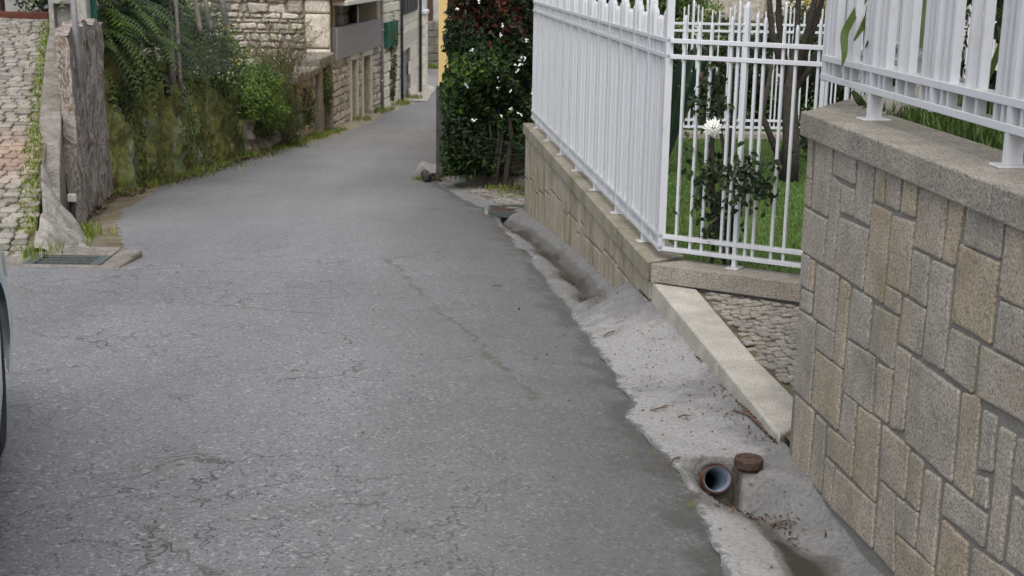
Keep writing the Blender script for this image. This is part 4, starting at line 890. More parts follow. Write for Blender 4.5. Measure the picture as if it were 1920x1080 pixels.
# jamb stones and doors
for (a,b),ztp,nm,mt,lab in ((d1,dt1,'door','wood_grey','pale boarded door'),(d2,dt2,'door','wood_dark','half open dark brown door')):
    mb=MB(); hb(mb,H0,tH,nH,a-.14,a,base,ztp,.3,.06); hb(mb,H0,tH,nH,b,b+.14,base,ztp,.3,.06); hb(mb,H0,tH,nH,a-.2,b+.2,ztp,ztp+.25,.3,.07); bevel(mb.build('door_surround',M['pale'],h1),.02)
    mb=MB(); hb(mb,H0,tH,nH,a,b,base,ztp,.30,-.22); 
    k=5
    for i in range(k): hb(mb,H0,tH,nH,a+(b-a)*(i+.08)/k,a+(b-a)*(i+.92)/k,base,ztp-.02,.23,-.2)
    o=mb.build('door',M[mt],h1); o['label']=lab
# balcony: panel, recess, column, eaves
pz=[uz(626,109)[1],uz(707,82)[1]]; u1=uz(707,60)[0]
mb=MB(); N_=46
for i in range(N_): hb(mb,H0,tH,nH,.12+(u1-.12)*i/N_,.12+(u1-.12)*(i+.72)/N_,zpan0-.03,zpan1,.03,.125); 
hb(mb,H0,tH,nH,.12,u1,zpan0-.03,zpan1-.005,.03,.11); mb.build('balcony_screen',M['grey_panel'],h1)
mb=MB(); hb(mb,H0,tH,nH,.3,LH,zpan0,1.6,2.0,-.9); 
mb.build('balcony_back_wall',M['omortar'],h1)
mb=MB(); courses(mb,H0-np.array([*(nH[:2]*.88),0]),tH,nH,.5,LH,zpan0+.1,1.4,(.3,.5),(.4,.9),.05,.02,.02,.03,.3); mb.build('balcony_stonework',M['rubble'],h1)
uc=uz(668,20)[0]; mb=MB(); mb.tube([(*(H0[:2]+tH[:2]*uc+nH[:2]*.03),zpan0),(*(H0[:2]+tH[:2]*uc+nH[:2]*.03),zE+.1)],.035,10); mb.build('balcony_column',M['galv'],h1,True)
mb=MB(); hb(mb,H0,tH,nH,.25,LH-.9,zE-.02,zE+.10,.02,.35); bevel(mb.build('eaves_gutter',M['white_trim'],h1),.02)
mb=MB(); hb(mb,H0,tH,nH,-.1,LH,zE+.12,zE+.2,5.5,.3); mb.build('roof_deck',M['tile'],h1)
mb=MB(); A0=H0+nG*0+tH*(LH-.5)
hb(mb,H0,tH,nH,LH-.45,LH,zpan0+.1,zE+.12,.5); mb.build('end_pier',M['pale'],h1)
# downpipe between house 1 and 2
def dpipe(px,ytop,ybot,P,az,label,mat,r=.05,out=.09):
    t_,n_=hframe(az); u=uz(px,150,P,az)[0]; c=P[:2]+t_[:2]*u+n_[:2]*out; zb=float(G(c[1])); mb=MB(); mb.tube([(*c,zb),(*c,1.5)],r,10)
    for z in (zb+.8,zb+2.2,zb+3.4): mb.tube([(*c,z),(*c,z+.05)],r*1.35,10)
    tag(mb.build('downpipe',M[mat],None,True),label,'downpipe','downpipes on the old stone houses')
dpipe(711,0,205,H0,AH,'pale grey downpipe between the balcony house and the house with the green shutter','galv',.045)
# house 2
H2=H0+tH*(LH+.02); L2=3.45
h2=thing('stone_house','narrow pale stone house with a green shutter and a climbing plant','house')
mb=MB(); hb(mb,H2,tH,nH,0,L2,-5.0,1.6,6); mb.build('wall',M['omortar'],h2)
w2=(uz(718,60,H2)[0],uz(738,60,H2)[0]); wz=(uz(720,90,H2)[1],uz(720,42,H2)[1])
mb=MB(); courses(mb,H2,tH,nH,0,L2,-4.6,1.4,(.25,.42),(.35,.8),.04,.012,.015,.02,.7,holes=((w2[0],w2[1],wz[0],wz[1]),)); mb.build('stonework',M['pale'],h2)
mb=MB(); hb(mb,H2,tH,nH,w2[0],w2[1],wz[0],wz[1],.02,.10)
k=9
for i in range(k): hb(mb,H2,tH,nH,w2[0]+.05,w2[1]-.05,wz[0]+.05+(wz[1]-wz[0]-.1)*i/k,wz[0]+.05+(wz[1]-wz[0]-.1)*(i+.6)/k,.02,.125)
for a in (w2[0]-.02,(w2[0]+w2[1])/2-.04,w2[1]-.05): hb(mb,H2,tH,nH,a,a+.07,wz[0],wz[1],.02,.14)
mb.build('shutter',M['green_paint'],h2)
A3=math.radians(1.2); H3=H2+tH*(L2+.02); L3=uz(783,100,H3,A3)[0]; t3,n3=hframe(A3)
dpipe(749.5,0,190,H3,A3,'dark grey downpipe just left of the grey garage door','dark_metal',.045,.07)
dpipe(782,0,170,H3,A3,'dark grey downpipe on the far corner of the pale ashlar house','dark_metal',.05,.12)
h3=thing('ashlar_house','pale ashlar granite house with a grey garage door and dark upper shutters','house')
g3=(uz(754,120,H3,A3)[0],uz(768,120,H3,A3)[0]); gz3=uz(754,89,H3,A3)[1]; wz3=uz(750,29,H3,A3)[1]; w3=(uz(751,10,H3,A3)[0],uz(778,10,H3,A3)[0])
mb=MB(); 
hb(mb,H3,t3,n3,0,g3[0],-5.2,gz3,.45); hb(mb,H3,t3,n3,g3[1],L3,-5.2,gz3,.45); hb(mb,H3,t3,n3,0,L3,gz3,1.6,.45); hb(mb,H3,t3,n3,0,L3,-5.2,1.6,6.0,-.7)
mb.build('wall',M['omortar'],h3)
mb=MB(); courses(mb,H3,t3,n3,0,L3,-4.9,1.4,(.34,.46),(.5,1.0),.03,.008,.0,.012,.75,holes=((g3[0],g3[1],-9,gz3),(w3[0],w3[1],wz3,9)))
hb(mb,H3,t3,n3,g3[0]-.1,L3,gz3,gz3+.42,.1,.035); mb.build('stonework',M['pale'],h3)
mb=MB(); hb(mb,H3,t3,n3,g3[0],g3[1],-5.2,gz3,.45,-.10)
for i in range(12): hb(mb,H3,t3,n3,g3[0],g3[1],-5.0+i*.22,-5.0+i*.22+.19,.4,-.08)
mb.build('garage_door',M['garage_grey'],h3)
for a in np.linspace(w3[0],w3[1],6)[:-1]:
    mb=MB(); w_=(w3[1]-w3[0])/5; hb(mb,H3,t3,n3,a+.03,a+w_-.03,wz3,1.3,.05,.09); hb(mb,H3,t3,n3,a+.09,a+w_-.09,wz3+.08,1.25,.05,.11); mb.build('shutter',M['dark_metal'],h3)
# gateway pillar beyond, with white sloping cap
cpil=H3+t3*(L3+.45)+n3*.24; zp=float(G(cpil[1]))
pl=thing('stone_pillar','narrow ashlar pillar with a white sloping cap at the far corner','pillar')
mb=MB(); ztp=uz(790,30,cpil,A3)[1]
courses(mb,cpil-t3*.25,t3,n3,0,.9,zp-.1,ztp,(.3,.42),(.5,1.),.03,.008,0,.012,.8); hb(mb,cpil-t3*.25,t3,n3,0,.9,zp-.2,ztp,.6)
q0=cpil-t3*.25; courses(mb,q0,-n3,-t3,0,.6,zp-.1,ztp,(.3,.42),(.6,.61),.03,.008,0,.012,.8); mb.build('shaft',M['pale'],pl)
mb=MB(); hb(mb,cpil-t3*.25,t3,n3,-.1,1.0,ztp,ztp+.14,.65,.06); hb(mb,cpil-t3*.25,t3,n3,0,.9,ztp+.14,ztp+.6,.4,-.1); bevel(mb.build('cap',M['white_trim'],pl),.03)
mb=MB(); s_=[H3+t3*1+n3*.0,H3+t3*(L3+1.6)]
mb.add([(-3.5,42.2,float(G(42.2))+.03),(-2.75,42.2,float(G(42.2))+.02),(-2.9,50,float(G(50))+.02),(-3.4,52,float(G(52))+.03),(-3.6,50,float(G(50))+.03)],[(0,1,2,3,4)]); struct(mb.build('pavement_apron',M['kerb']))

# far end: block wall, grey building, orange building, verge
eb=thing('grey_building','grey rendered building with a narrow window at the far end of the lane','building')
mb=MB(); mb.box(-9,-1.5,66,70,-3.2,3); mb.build('wall',M['greywall'],eb); mb=MB(); q=atY(806,15,65.97); mb.box(q[0]-.12,q[0]+.15,65.9,65.99,q[2]-.7,q[2]+.6); mb.build('window',M['wood_dark'],eb)
mb=MB(); P_=np.array([-9,65.4,0]); courses(mb,P_,np.array([1,0,0]),np.array([0,-1,0]),0,8,-5.6,-3.0,(.3,.4),(.5,.9),.04,.012,.01,.02,.2); mb.box(-9,-1,65.42,65.9,-6,-3.0); bw=mb.build('block_wall',M['greywall_dark']); tag(bw,'dark old block wall in front of the grey building at the lane end','wall')
ob=thing('orange_building','small strip of an orange plastered house behind the far pillar','building')
mb=MB(); mb.box(-9.5,-4.75,58,61,-5.2,2.5); mb.build('wall',M['orange_plaster'],ob); q=atY(788,12,57.97); mb=MB(); mb.box(q[0]-.35,q[0]+.1,57.9,58.0,q[2]-.2,q[2]+.6); mb.build('window',M['white_trim'],ob)
mb=MB(); n=1800; P=np.stack([rng.uniform(-7,-3,n),rng.uniform(64.2,65.3,n),0*np.zeros(n)],1); P[:,2]=G(P[:,1]); blades(mb,P,.25,.03,.4); tag(mb.build('grass',M['grass_wild']),'strip of rough grass under the far block wall','grass',kind='stuff')

# yellow house behind the hedge
yh=thing('yellow_house','plain yellow plastered house end behind the hedge','house')
mb=MB(); mb.box(-.0565*27,3.2,27,33,-4.2,3.0); mb.build('wall',M['yellow_plaster'],yh); mb=MB(); mb.box(-.0563*27,3.25,26.98,33.05,-4.2,-2.95); mb.build('plinth',M['greywall'],yh)
# gate posts of old concrete / timber at the hedge corner
gz0=float(G(18.9))-.1; ztop=-.0925*18.85
mb=MB(); mb.box(-.0582*18.8,-.0505*18.8,18.8,18.92,gz0,ztop); o=mb.build('gate_post',M['darkpost']); tag(o,'dark weathered concrete post at the lane edge, left of the hedge','post'); bevel(o,.01)
mb=MB(); mb.box(-.0500*18.6,-.0475*18.6,18.62,18.78,gz0,ztop+.0); mb.box(-.0475*18.6,-.0440*18.6,18.6,18.7,gz0,ztop-.5); o=mb.build('gate_post',M['post_concrete']); tag(o,'paler narrow concrete post against the left side of the hedge','post'); bevel(o,.01)
mb=MB(); mb.tube([(-.0475*18.6,18.55,ztop),(-.041*18.6,18.55,ztop-.25)],.02,6); tag(mb.build('timber_brace',M['wood_grey']),'short slanting timber leaning on the gate posts','brace')
mb=MB(); mb.box(-.0465*18,-.035*18,18.0,18.1,gz0,3.0); tag(mb.build('grey_post',M['galv']),'tall pale grey post half hidden in the hedge','post')
# low stone edging at the driveway back
mb=MB(); 
for i in range(4): mb.box(-.62+i*.62,-.02+i*.62,17.35-.03*i,17.6,-3.1,-2.62+.02*(i%2))
o=mb.build('stone_edging',M['rough']); tag(o,'low rough stone edging at the foot of the hedge behind the cobbles','edging'); bevel(o,.03)

# house behind garden
gh=thing('garden_house','old granite house wall with a sill and dark window behind the garden trees','house')
mb=MB(); mb.box(-1.0,9,21.5,27,-3.2,3); mb.build('wall',M['omortar'],gh)
mb=MB(); courses(mb,np.array([-1.0,21.48,0]),np.array([1,0,0]),np.array([0,-1,0]),0,9,-1.9,1.5,(.35,.6),(.5,1.1),.05,.02,.03,.04,.6); mb.build('stonework',M['rubble'],gh)
q=atY(972,12,21.35); mb=MB(); mb.box(q[0],q[0]+.7,21.15,21.35,q[2]-.06,q[2]+.02); mb.build('sill',M['post_concrete'],gh); mb=MB(); mb.box(q[0]+.1,q[0]+.6,21.35,21.44,q[2]+.02,q[2]+.9); mb.build('window',M['glass_dark'],gh)
mb=MB(); mb.box(q[0]-.9,q[0]+.9,21.36,21.42,-1.5,q[2]-.07); mb.build('render_panel',M['greywall'],gh)

# ==================================================================  VEGETATION
# hedge -------------------------------------------------------------------
hg=thing('hedge','tall hedge with white blossoms, red new leaves on top and green below','hedge')
n=26000; face_=rng.random(n); P=np.zeros((n,3)); N=np.zeros((n,3))
zlo=-2.72; zhi=.25
u=rng.uniform(0,1,n); z=rng.uniform(zlo,zhi,n); dep=rng.gamma(1.5,.09,n)
front=face_<.62
def bumpf(a,z): return .05*np.sin(a*23+z*17)+.17*np.sin(a*3.1+2*np.sin(z*2.2))+.09*np.sin(z*5+a*4)+.05*np.sin(a*11+z*9)
P[front,0]=-.78+2.9*u[front]; P[front,1]=16.75+dep[front]+bumpf(P[front,0],z[front])+.12*np.abs(z[front]+1.3); N[front]=[0,-1,.3]
s_=~front; P[s_,1]=16.8+1.9*u[s_]; P[s_,0]=-.84+dep[s_]+.5*bumpf(P[s_,1],z[s_]); N[s_]=[-1,-.3,.3]
P[:,2]=z; low=np.clip((-2.3-z)/.4,0,1); P[front,1]+=low[front]*.3
redness=np.clip((P[:,2]+1.15)/.9,0,1)*(.35+.65*(np.sin(P[:,0]*4+P[:,2]*5)+.3>0)); isred=rng.random(n)<redness*.8+.006
dk_=clump(P,1.6); ti=np.clip(dk_*.62+rng.normal(.02,.16,n),0,.72); ti=np.where((P[:,2]>-1.15)&~isred,ti*.55,ti); ti=np.where(isred,.78+rng.uniform(0,.22,n)*rng.random(n)**.5,ti)
mb=MB(); leaves(mb,P,N,.085,ti,.45); mb.build('foliage',M['leaf_hedge'],hg)
mb=MB(); mb.box(-.55,2.0,17.25,18.6,-2.7,.0); mb.build('shade_core',M['soil'],hg)  # solid dark block added to stand for the shade inside the hedge
mb=MB()
for k in range(14): x=rng.uniform(-.6,1.5); mb.tube([(x,17.2,-3.0),(x+.1,17.1,-2.2),(x,17.2,-1.4)],[.03,.02,.01],5)
mb.build('stem',M['bark'],hg)
fl=[(856,18),(899,4),(942,48),(940,66),(986,74),(990,76),(885,95),(984,110),(976,112),(967,121),(975,122),(972,133),(912,145),(937,148),(873,158),(876,163),(935,166),(958,170),(958,202),(977,215),(969,213),(941,218),(888,224),(998,172)]
for (a,b) in fl:
    c=atY(a,b,16.66+rng.uniform(-.06,.0)); mb=MB(); mm=4+int(rng.integers(3)); C=c+rng.normal(0,.012,(mm,3)); leaves(mb,C,np.tile([0,-1,.3],(mm,1)),.024,np.ones(mm)*.5,.8); mb.build('blossom',M['petal'],hg)
# agave / yucca by the far wall end
ag=thing('spiky_plant','dark blue-green spiky plant at the end of the low wall, beneath the hedge','plant'); mb=MB()
for k in range(60):
    a=rng.uniform(math.pi*.55,math.pi*1.75); L_=rng.uniform(.5,.95); el=rng.uniform(.05,1.1); c=np.array([.42,16.3,-2.55]); d=np.array([math.cos(a),math.sin(a)*.8,0])
    strap(mb,[c,c+d*L_*.5+[0,0,L_*.5*math.sin(el)+.05],c+d*L_+[0,0,L_*.75*math.sin(el)-.05]],.045,rng.uniform(0,1),nrm=[0,.3,1])
mb.build('leaf_rosette',M['strap_dark'],ag)

# left: fern ----------------------------------------------------------------
fe=thing('fern','large green fern cascading over the top of the mossy wall','fern'); mb=MB()
def frond(mb,base,d,L_,droop,tint):
    n=22; pts=[]
    for i in range(n+1): s=i/n; pts.append(np.array(base)+np.array(d)*L_*s+np.array([0,0,L_*(.55*s-droop*s*s)]))
    pts=np.array(pts); V=[];F=[];T=[]
    for i in range(1,n):
        t=pts[i+1]-pts[i-1]; t/=np.linalg.norm(t); a=np.cross(t,[0,0,1.]); a/=np.linalg.norm(a)+1e-9; ln=L_*.16*math.sin(math.pi*min(1,.12+i/n*.9))**.7
        for s in (-1,1):
            tip=pts[i]+a*s*ln+t*ln*.35+np.array([0,0,-ln*.25]); w=t*L_/n*.42; b0=len(V); V+=[pts[i]-w,pts[i]+w,tip]; F.append((b0,b0+1,b0+2) if s>0 else (b0,b0+2,b0+1))
    mb.add(V,F,tint=tint)
for cx,cy,cz,k_ in ((-4.95,15.9,-.95,46),(-4.9,16.5,-.75,40),(-5.1,16.1,-.35,30),(-4.8,17.3,-1.15,26)):
    for k in range(k_):
        a=rng.uniform(-2.0,.9); d=np.array([math.cos(a),math.sin(a)*.7-.1,0]); frond(mb,(cx+rng.normal(0,.12),cy+rng.normal(0,.15),cz+rng.normal(0,.1)),d,rng.uniform(.5,.95),rng.uniform(.5,1.5),float(np.clip(rng.normal(.4,.3),0,1)))
mb.build('frond',M['leaf_fern'],fe)
bush('shrub','dark broad-leaved shrub behind the fern on top of the left bank','shrub',[(-5.2,18.2,-.2,.85,.8,.8),(-4.9,17.7,-.75,.45,.5,.45)],5200,.085,'leaf_dark')
bush('ivy_mass','dark ivy hanging in shade under the fern on the left wall','ivy',[(-4.75,16.3,-1.5,.22,.75,.5)],2200,.05,'leaf_dark',stem=False)
bush('bush','rounded green bush with small yellow flowers over the mossy wall','bush',[(-4.85,19.6,-1.25,.35,.5,.42),(-4.75,20.6,-1.35,.5,.7,.62),(-4.55,21.3,-1.7,.42,.6,.5),(-4.9,20.2,-1.0,.35,.5,.4)],9000,.05,'leaf_green',lump=.25)
mb=MB(); C=np.array([atY(a,b,19.9) for a,b in ((351,70),(355,82),(320,63),(330,52),(360,55),(429,50),(444,112),(447,120),(350,74),(425,48))]); leaves(mb,C,np.tile([0,-1,.3],(len(C),1)),.05,rng.uniform(.5,1,len(C)),.9); tag(mb.build('wildflowers',M['leaf_yellow']),'scattered tiny yellow wildflowers above the mossy wall','flowers',kind='stuff')
bush('bush','bright green leafy bush spilling to the right of the mossy wall end','bush',[(-4.45,23.4,-2.35,.45,.7,.55),(-4.5,24.3,-2.75,.4,.7,.45)],6500,.06,'leaf_green',tmin=.2)
bush('bush','feathery olive broom bush in front of the low stone hut','bush',[(-4.4,25.4,-2.8,.42,.6,.65),(-4.55,25.2,-2.2,.45,.7,.5),(-4.3,25.9,-3.2,.3,.4,.5)],9000,.055,'leaf_brush',aspect=.2,lump=.3)
# thin twiggy broom in front of the gable
tb=thing('broom_shrub','thin twiggy broom shrub arching in front of the rubble gable','shrub'); mb=MB(); P=[]
for k in range(90):
    b=np.array([-4.6+rng.normal(0,.15),27+rng.normal(0,.3),-3.0]); a=rng.uniform(0,2*math.pi); L_=rng.uniform(1.0,2.0); d=np.array([math.cos(a)*.7,math.sin(a)*.4,0]); e=b+d*L_*.6+[0,0,L_*.9]; m_=b+d*L_*.2+[0,0,L_*.6]
    mb.tube([b,m_,e],[.01,.006,.003],4)
    for s in rng.uniform(.3,1,26): P.append((m_+(e-m_)*s)+rng.normal(0,.05,3))
mb.build('stem',M['twig'],tb); mb=MB(); P=np.array(P); leaves(mb,P,np.tile([0,-1,.5],(len(P),1)),.05,rng.uniform(0,1,len(P)),.2); mb.build('foliage',M['leaf_brush'],tb)
bush('ivy_mass','green ivy growing up the stone post of the low hut','ivy',[(-4.32,28.3,-3.1,.14,.3,.45),(-4.2,30.4,-2.9,.12,.3,.6)],1500,.06,'leaf_brush',stem=False)
bush('climbing_plant','sparse green climber hanging down the pale stone house wall','climber',[(-3.58,40.0,-2.7,.12,.35,.9),(-3.6,39.8,-3.6,.1,.3,.6)],900,.09,'leaf_brush',stem=False)
# wild grass along the left verge
def tuft(px,py,r,n,h,name,label,mat='grass_wild',zoff=0):
    c=gr(px,py); mb=MB(); P=np.stack([c[0]+rng.normal(0,r,n),c[1]+rng.normal(0,r*1.3,n),np.zeros(n)],1); P[:,2]=G(P[:,1])+zoff; blades(mb,P,h,.010,.6,np.clip(rng.normal(.5,.25,n),0,1)); return tag(mb.build(name,M[mat]),label,'grass',kind='stuff')
tuft(135,440,.12,380,.13,'grass_tuft','bright grass tuft on the left gutter, between the slab and the ditch',zoff=-.02)
tuft(118,458,.10,200,.09,'grass_tuft','smaller grass tuft directly behind the left drain grate')
tuft(70,484,.09,160,.10,'grass_tuft','thin grass poking through the left end of the grate',zoff=.02)
tuft(790,338,.06,150,.07,'grass_tuft','small moss and grass tuft beside the little black pipe')
mb=MB(); P=[]
for _ in range(5200):
    y=rng.uniform(15.2,31.5); w=float(XL(y))-float(XW(y)); x=float(XW(y))+rng.gamma(1.4,.08); 
    if y>23 and rng.random()<.6: x=float(XW(y))+rng.uniform(0,1)*max(w,.05)*.9
    if math.sin(y*3.1)+math.sin(y*1.3+2)+rng.normal(0,.6)>-.2 or y>23: P.append((x,y,float(G(y))))
blades(mb,np.array(P),.09,.014,.7); tag(mb.build('grass',M['grass_wild']),'rough grass fringe along the foot of the mossy wall','grass',kind='stuff')
mb=MB(); P=[(float(XW(y))+rng.uniform(0,.5),y,float(G(y))+.03) for y in rng.uniform(34,44,900) if math.sin(y*1.9)>.1]; blades(mb,np.array(P),.14,.025,.6); tag(mb.build('weeds',M['grass_wild']),'scattered weeds at the foot of the stone houses','weeds',kind='stuff')
# grass between cobbles at the ramp's right edge and joints
mb=MB(); P=[]
for y in rng.uniform(9.6,16.2,3200): P.append((rampX(y)-.03-abs(rng.normal(0,.07)),y,ramp_z(y)))
for _ in range(1500):
    y=9.3+.113*int(rng.integers(60))+rng.normal(0,.008); x=rng.uniform(-6.6,-3.9); 
    if x<rampX(y) and math.sin(x*3)*math.cos(y*2)+rng.normal(0,.3)>.1: P.append((x,y,ramp_z(y)))
P=np.array(P); blades(mb,P,.05,.011,.7); tag(mb.build('ramp_grass',M['grass_wild']),'yellow-green grass growing between the cobbles of the ramp','grass',kind='stuff')
mb=MB(); P=[]
for _ in range(700): a=rng.uniform(0,1); P.append((float(np.interp(a,[0,1],[1.2,1.34]))+rng.normal(0,.012),6.4-a*.75,-1.82))
blades(mb,np.array(P[:160]),.025,.006,.7); P2=[(rng.uniform(-.4,1.2),17.0+rng.normal(0,.15),float(G(17.0))+.01) for _ in range(900)]; 
tag(mb.build('joint_weeds',M['grass_wild']),'tiny weeds in a joint of the paved corner','weeds',kind='stuff')
mb=MB(); blades(mb,np.array(P2),.06,.012,.7); P3=np.array([(rng.uniform(-.2,.35),rng.uniform(15.4,17),0) for _ in range(500)]); P3[:,2]=G(P3[:,1])+.01; blades(mb,P3,.025,.012,.7); tag(mb.build('driveway_weeds',M['grass_wild']),'weeds at the back of the cobbled forecourt','weeds',kind='stuff')

# left garden: wire fence posts, props
posts=[(322,0,122,.05,18.3),(337,0,130,.028,18.0),(374,0,50,.04,19.5),(393,0,45,.045,20),(425,0,52,.05,20.5)]
labs=['leaning grey wooden fence post nearest the fern','thin pale stake leaning beside the grey wooden post','wooden fence post in the middle of the wire mesh','pale wooden post just left of the rounded bush','thick grey wooden post in front of the rubble gable']
for (px,a,b,r,Y),lb in zip(posts,labs):
    t0=atY(px,b,Y); t1=atY(px-8,a,Y); mb=MB(); d=t1-t0; mb.tube([t0-d*.3,t0,t1,t1+d*.6],[r,r,r*.9,r*.85],8); tag(mb.build('fence_post',M['wood_grey'],None,True),lb,'fence post','wooden fence posts of the left garden')
wf=thing('wire_fence','sagging green wire mesh between the wooden posts of the left garden','fence'); mb=MB(); a0=atY(318,12,18.9); a1=atY(428,8,20.5)
def wp(u,v): p=a0+(a1-a0)*u; return (p[0],p[1],p[2]-1.0*v+.03*math.sin(u*9))
for i in range(41): mb.tube([wp(i/40,0),wp(i/40,.5),wp(i/40,1)],.0035,4,False)
for j in range(13): mb.tube([wp(u,j/12) for u in np.linspace(0,1,9)],.0035,4,False)
mb.build('mesh',M['chain'],wf)
mb=MB(); q=atY(322,30,20.5); mb.add([(q[0]-.18,20.5,q[2]-.25),(q[0]+.16,20.5,q[2]-.25),(q[0]+.08,20.52,q[2]+.25),(q[0]-.08,20.52,q[2]+.25),(q[0]-.18,20.8,q[2]-.25),(q[0]+.16,20.8,q[2]-.25),(q[0]+.08,20.7,q[2]+.25),(q[0]-.08,20.7,q[2]+.25)],[(0,1,2,3),(1,5,6,2),(4,0,3,7),(5,4,7,6),(3,2,6,7),(0,4,5,1)]); tag(mb.build('plastic_tub',M['pipe_grey']),'pale blue-grey plastic tub behind the wire mesh','tub')
# low stone hut
ht=thing('stone_hut','low ruined stone hut with a lintel slab and weathered door before the gable','hut')
Hh=np.array([-4.42,27.4,0]); AHh=math.radians(1.5); th,nh=hframe(AHh)
def uzh(a,b): return uz(a,b,Hh,AHh)
e1=uzh(615,180)[0]; za=-2.35
mb=MB(); hb(mb,Hh,th,nh,0,e1,-4.3,uzh(575,145)[1],.6,-.08); mb.build('wall',M['omortar'],ht)
dd0,dd1=uzh(599,180)[0],uzh(613,180)[0]; zh=uzh(575,145)[1]
mb=MB(); courses(mb,Hh-np.array([*(nh[:2]*.08),0]),th,nh,0.3,dd0-.3,float(G(30))-.2,zh,(.2,.4),(.25,.6),.07,.025,.05,.04,.3); mb.build('stonework',M['rubble'],ht)
mb=MB(); hb(mb,Hh,th,nh,-.5,dd0-.2,zh,zh+.16,.8,.12); bevel(mb.build('roof_slab',M['rough'],ht),.03)
zt2=uzh(605,125)[1]
mb=MB(); hb(mb,Hh,th,nh,dd0-.45,dd0-.05,-4.3,zt2,.3,.1); bevel(mb.build('door_post',M['rough'],ht),.03); mb=MB(); hb(mb,Hh,th,nh,dd1,dd1+.3,-4.3,zt2,.3,.1); bevel(mb.build('door_post',M['rough'],ht),.03)
mb=MB(); hb(mb,Hh,th,nh,dd0-.7,dd1+.4,zt2,zt2+.26,.5,.14); bevel(mb.build('lintel',M['rough'],ht),.04)
mb=MB(); 
for i in range(5): hb(mb,Hh,th,nh,dd0-.05+(dd1-dd0+.05)*i/5,dd0-.05+(dd1-dd0+.05)*(i+.9)/5,-4.3,zt2,.06,-.05)
mb.build('door',M['wood_grey'],ht)
mb=MB(); hb(mb,Hh,th,nh,.15,.32,uzh(556,200)[1],uzh(556,150)[1],.02,.02); mb.build('metal_strip',M['galv'],ht)

# garden on the right -------------------------------------------------------
tr=thing('tree','dark multi-stemmed camellia tree standing on the lawn behind the railings','tree'); mb=MB()
B=np.array([2.25,10.95,-1.75])
mb.tube([B,B+[0,0,.35],B+[-.04,0,.75],B+[.02,0,1.1]],[.085,.068,.062,.045],10)
def br(p,q,r0,r1): 
    m=(np.array(p)+np.array(q))/2+rng.normal(0,.03,3); mb.tube([p,m,q],[r0,(r0+r1)/2,r1],7); return q
f0=B+[-.03,0,.7]
tips=[]
for q in ((-.3,-.1,1.75),(-.02,.0,1.7),(.28,.05,1.85),(.5,-.1,1.7),(-.15,.2,1.9),(.15,-.2,1.95)):
    e=br(f0,B+np.array(q),.034,.018)
    for k in range(4): tips.append(br(e,np.array(e)+[rng.normal(0,.25),rng.normal(0,.25),rng.uniform(.1,.5)],.018,.006))
mb.tube([B+[-.02,0,.05],B+[-.25,0,.55],B+[-.2,-.05,.95]],[.035,.025,.015],6)
mb.build('trunk',M['bark'],tr,True)
bl=[(t[0],t[1],t[2]+.1,.3,.3,.22) for t in map(np.array,tips)]
P,N=blob_pts(bl,5200,.3); k=P[:,2]>-.32+.12*np.sin(P[:,0]*9); P,N=P[k],N[k]; mb=MB(); leaves(mb,P,N,.11,np.clip(rng.normal(.4,.25,len(P)),0,1),.5); mb.build('crown',M['leaf_dark'],tr)
bush('hedge','clipped bright green hedge behind the far railing, left of the stone wall','hedge',[(1.75,16.2,-.2,.75,.5,.6),(1.9,16.2,-.9,.75,.5,.6)],6500,.05,'leaf_green',tmin=.15)
bush('shrub','dense dark shrub row right behind the far lawn railing','shrub',[(x,14.7+.2*math.sin(x*5),-1.15,.55,.4,.55+.12*math.sin(x*3)) for x in (.9,1.6,2.2,2.9,3.6,4.4)],16000,.065,'leaf_dark')
bush('shrub','olive green shrub behind the tree, right side of the far railing','shrub',[(3.3,15.3,-.75,.5,.3,.35),(4.0,15.3,-.8,.5,.3,.4)],3500,.06,'leaf_brush')
bush('shrub','yellow-leaved shrub peeping over the far railing by the near fence','shrub',[(3.55,15.0,-.42,.45,.2,.2)],900,.06,'leaf_yellow',stem=False)
bush('bush','small dark bush at the back right of the lawn','bush',[(2.75,12.2,-1.5,.2,.2,.25)],900,.05,'leaf_dark')
sp_=thing('spiky_plant','dark spear-leaved plant inside the railing corner near the hedge','plant'); mb=MB()
for k in range(70):
    a=rng.uniform(0,2*math.pi); L_=rng.uniform(.6,1.1); c=np.array([1.25,11.2,-1.7]); d=np.array([math.cos(a),math.sin(a),0])*rng.uniform(.1,.5)
    strap(mb,[c,c+d*L_*.5+[0,0,L_*.6],c+d*L_+[0,0,L_*.95]],.04,rng.uniform(0,1),nrm=[0,1,.1])
mb.build('leaf_rosette',M['strap_dark'],sp_)

# rose bush with the white flower
rb=thing('flower_bush','tall leggy flowering bush tied up behind the short white railing','bush'); mb=MB()
rb0=np.array([1.16,7.42,-1.72]); nodes=[]
def cane(pts,r=.008):
    P=[np.array(p) for p in pts]; mb.tube(P,[r*1.2]+[r]*(len(P)-2)+[r*.5],6)
    for a,b in zip(P[:-1],P[1:]):
        for s in np.linspace(.1,1,7): nodes.append(a+(b-a)*s)
def A(px,py,Y=7.4): return atY(px,py,Y)
cane([A(1372,505),A(1370,420),A(1366,330),A(1352,250),A(1345,180),A(1340,130)],.011)
cane([A(1360,500),A(1345,420),A(1335,330),A(1338,258)],.012)
cane([A(1345,400),A(1332,300),A(1335,200),A(1330,150)],.007)
cane([A(1378,500),A(1385,400),A(1410,330),A(1425,310)],.009)
cane([A(1370,480),A(1362,450),A(1350,440)],.006)
cane([A(1333,500),A(1340,440),A(1350,400)],.010)
mb.tube([A(1374,508),A(1374,330),A(1368,240)],.013,6)
mb.build('stem',M['bark'],rb)
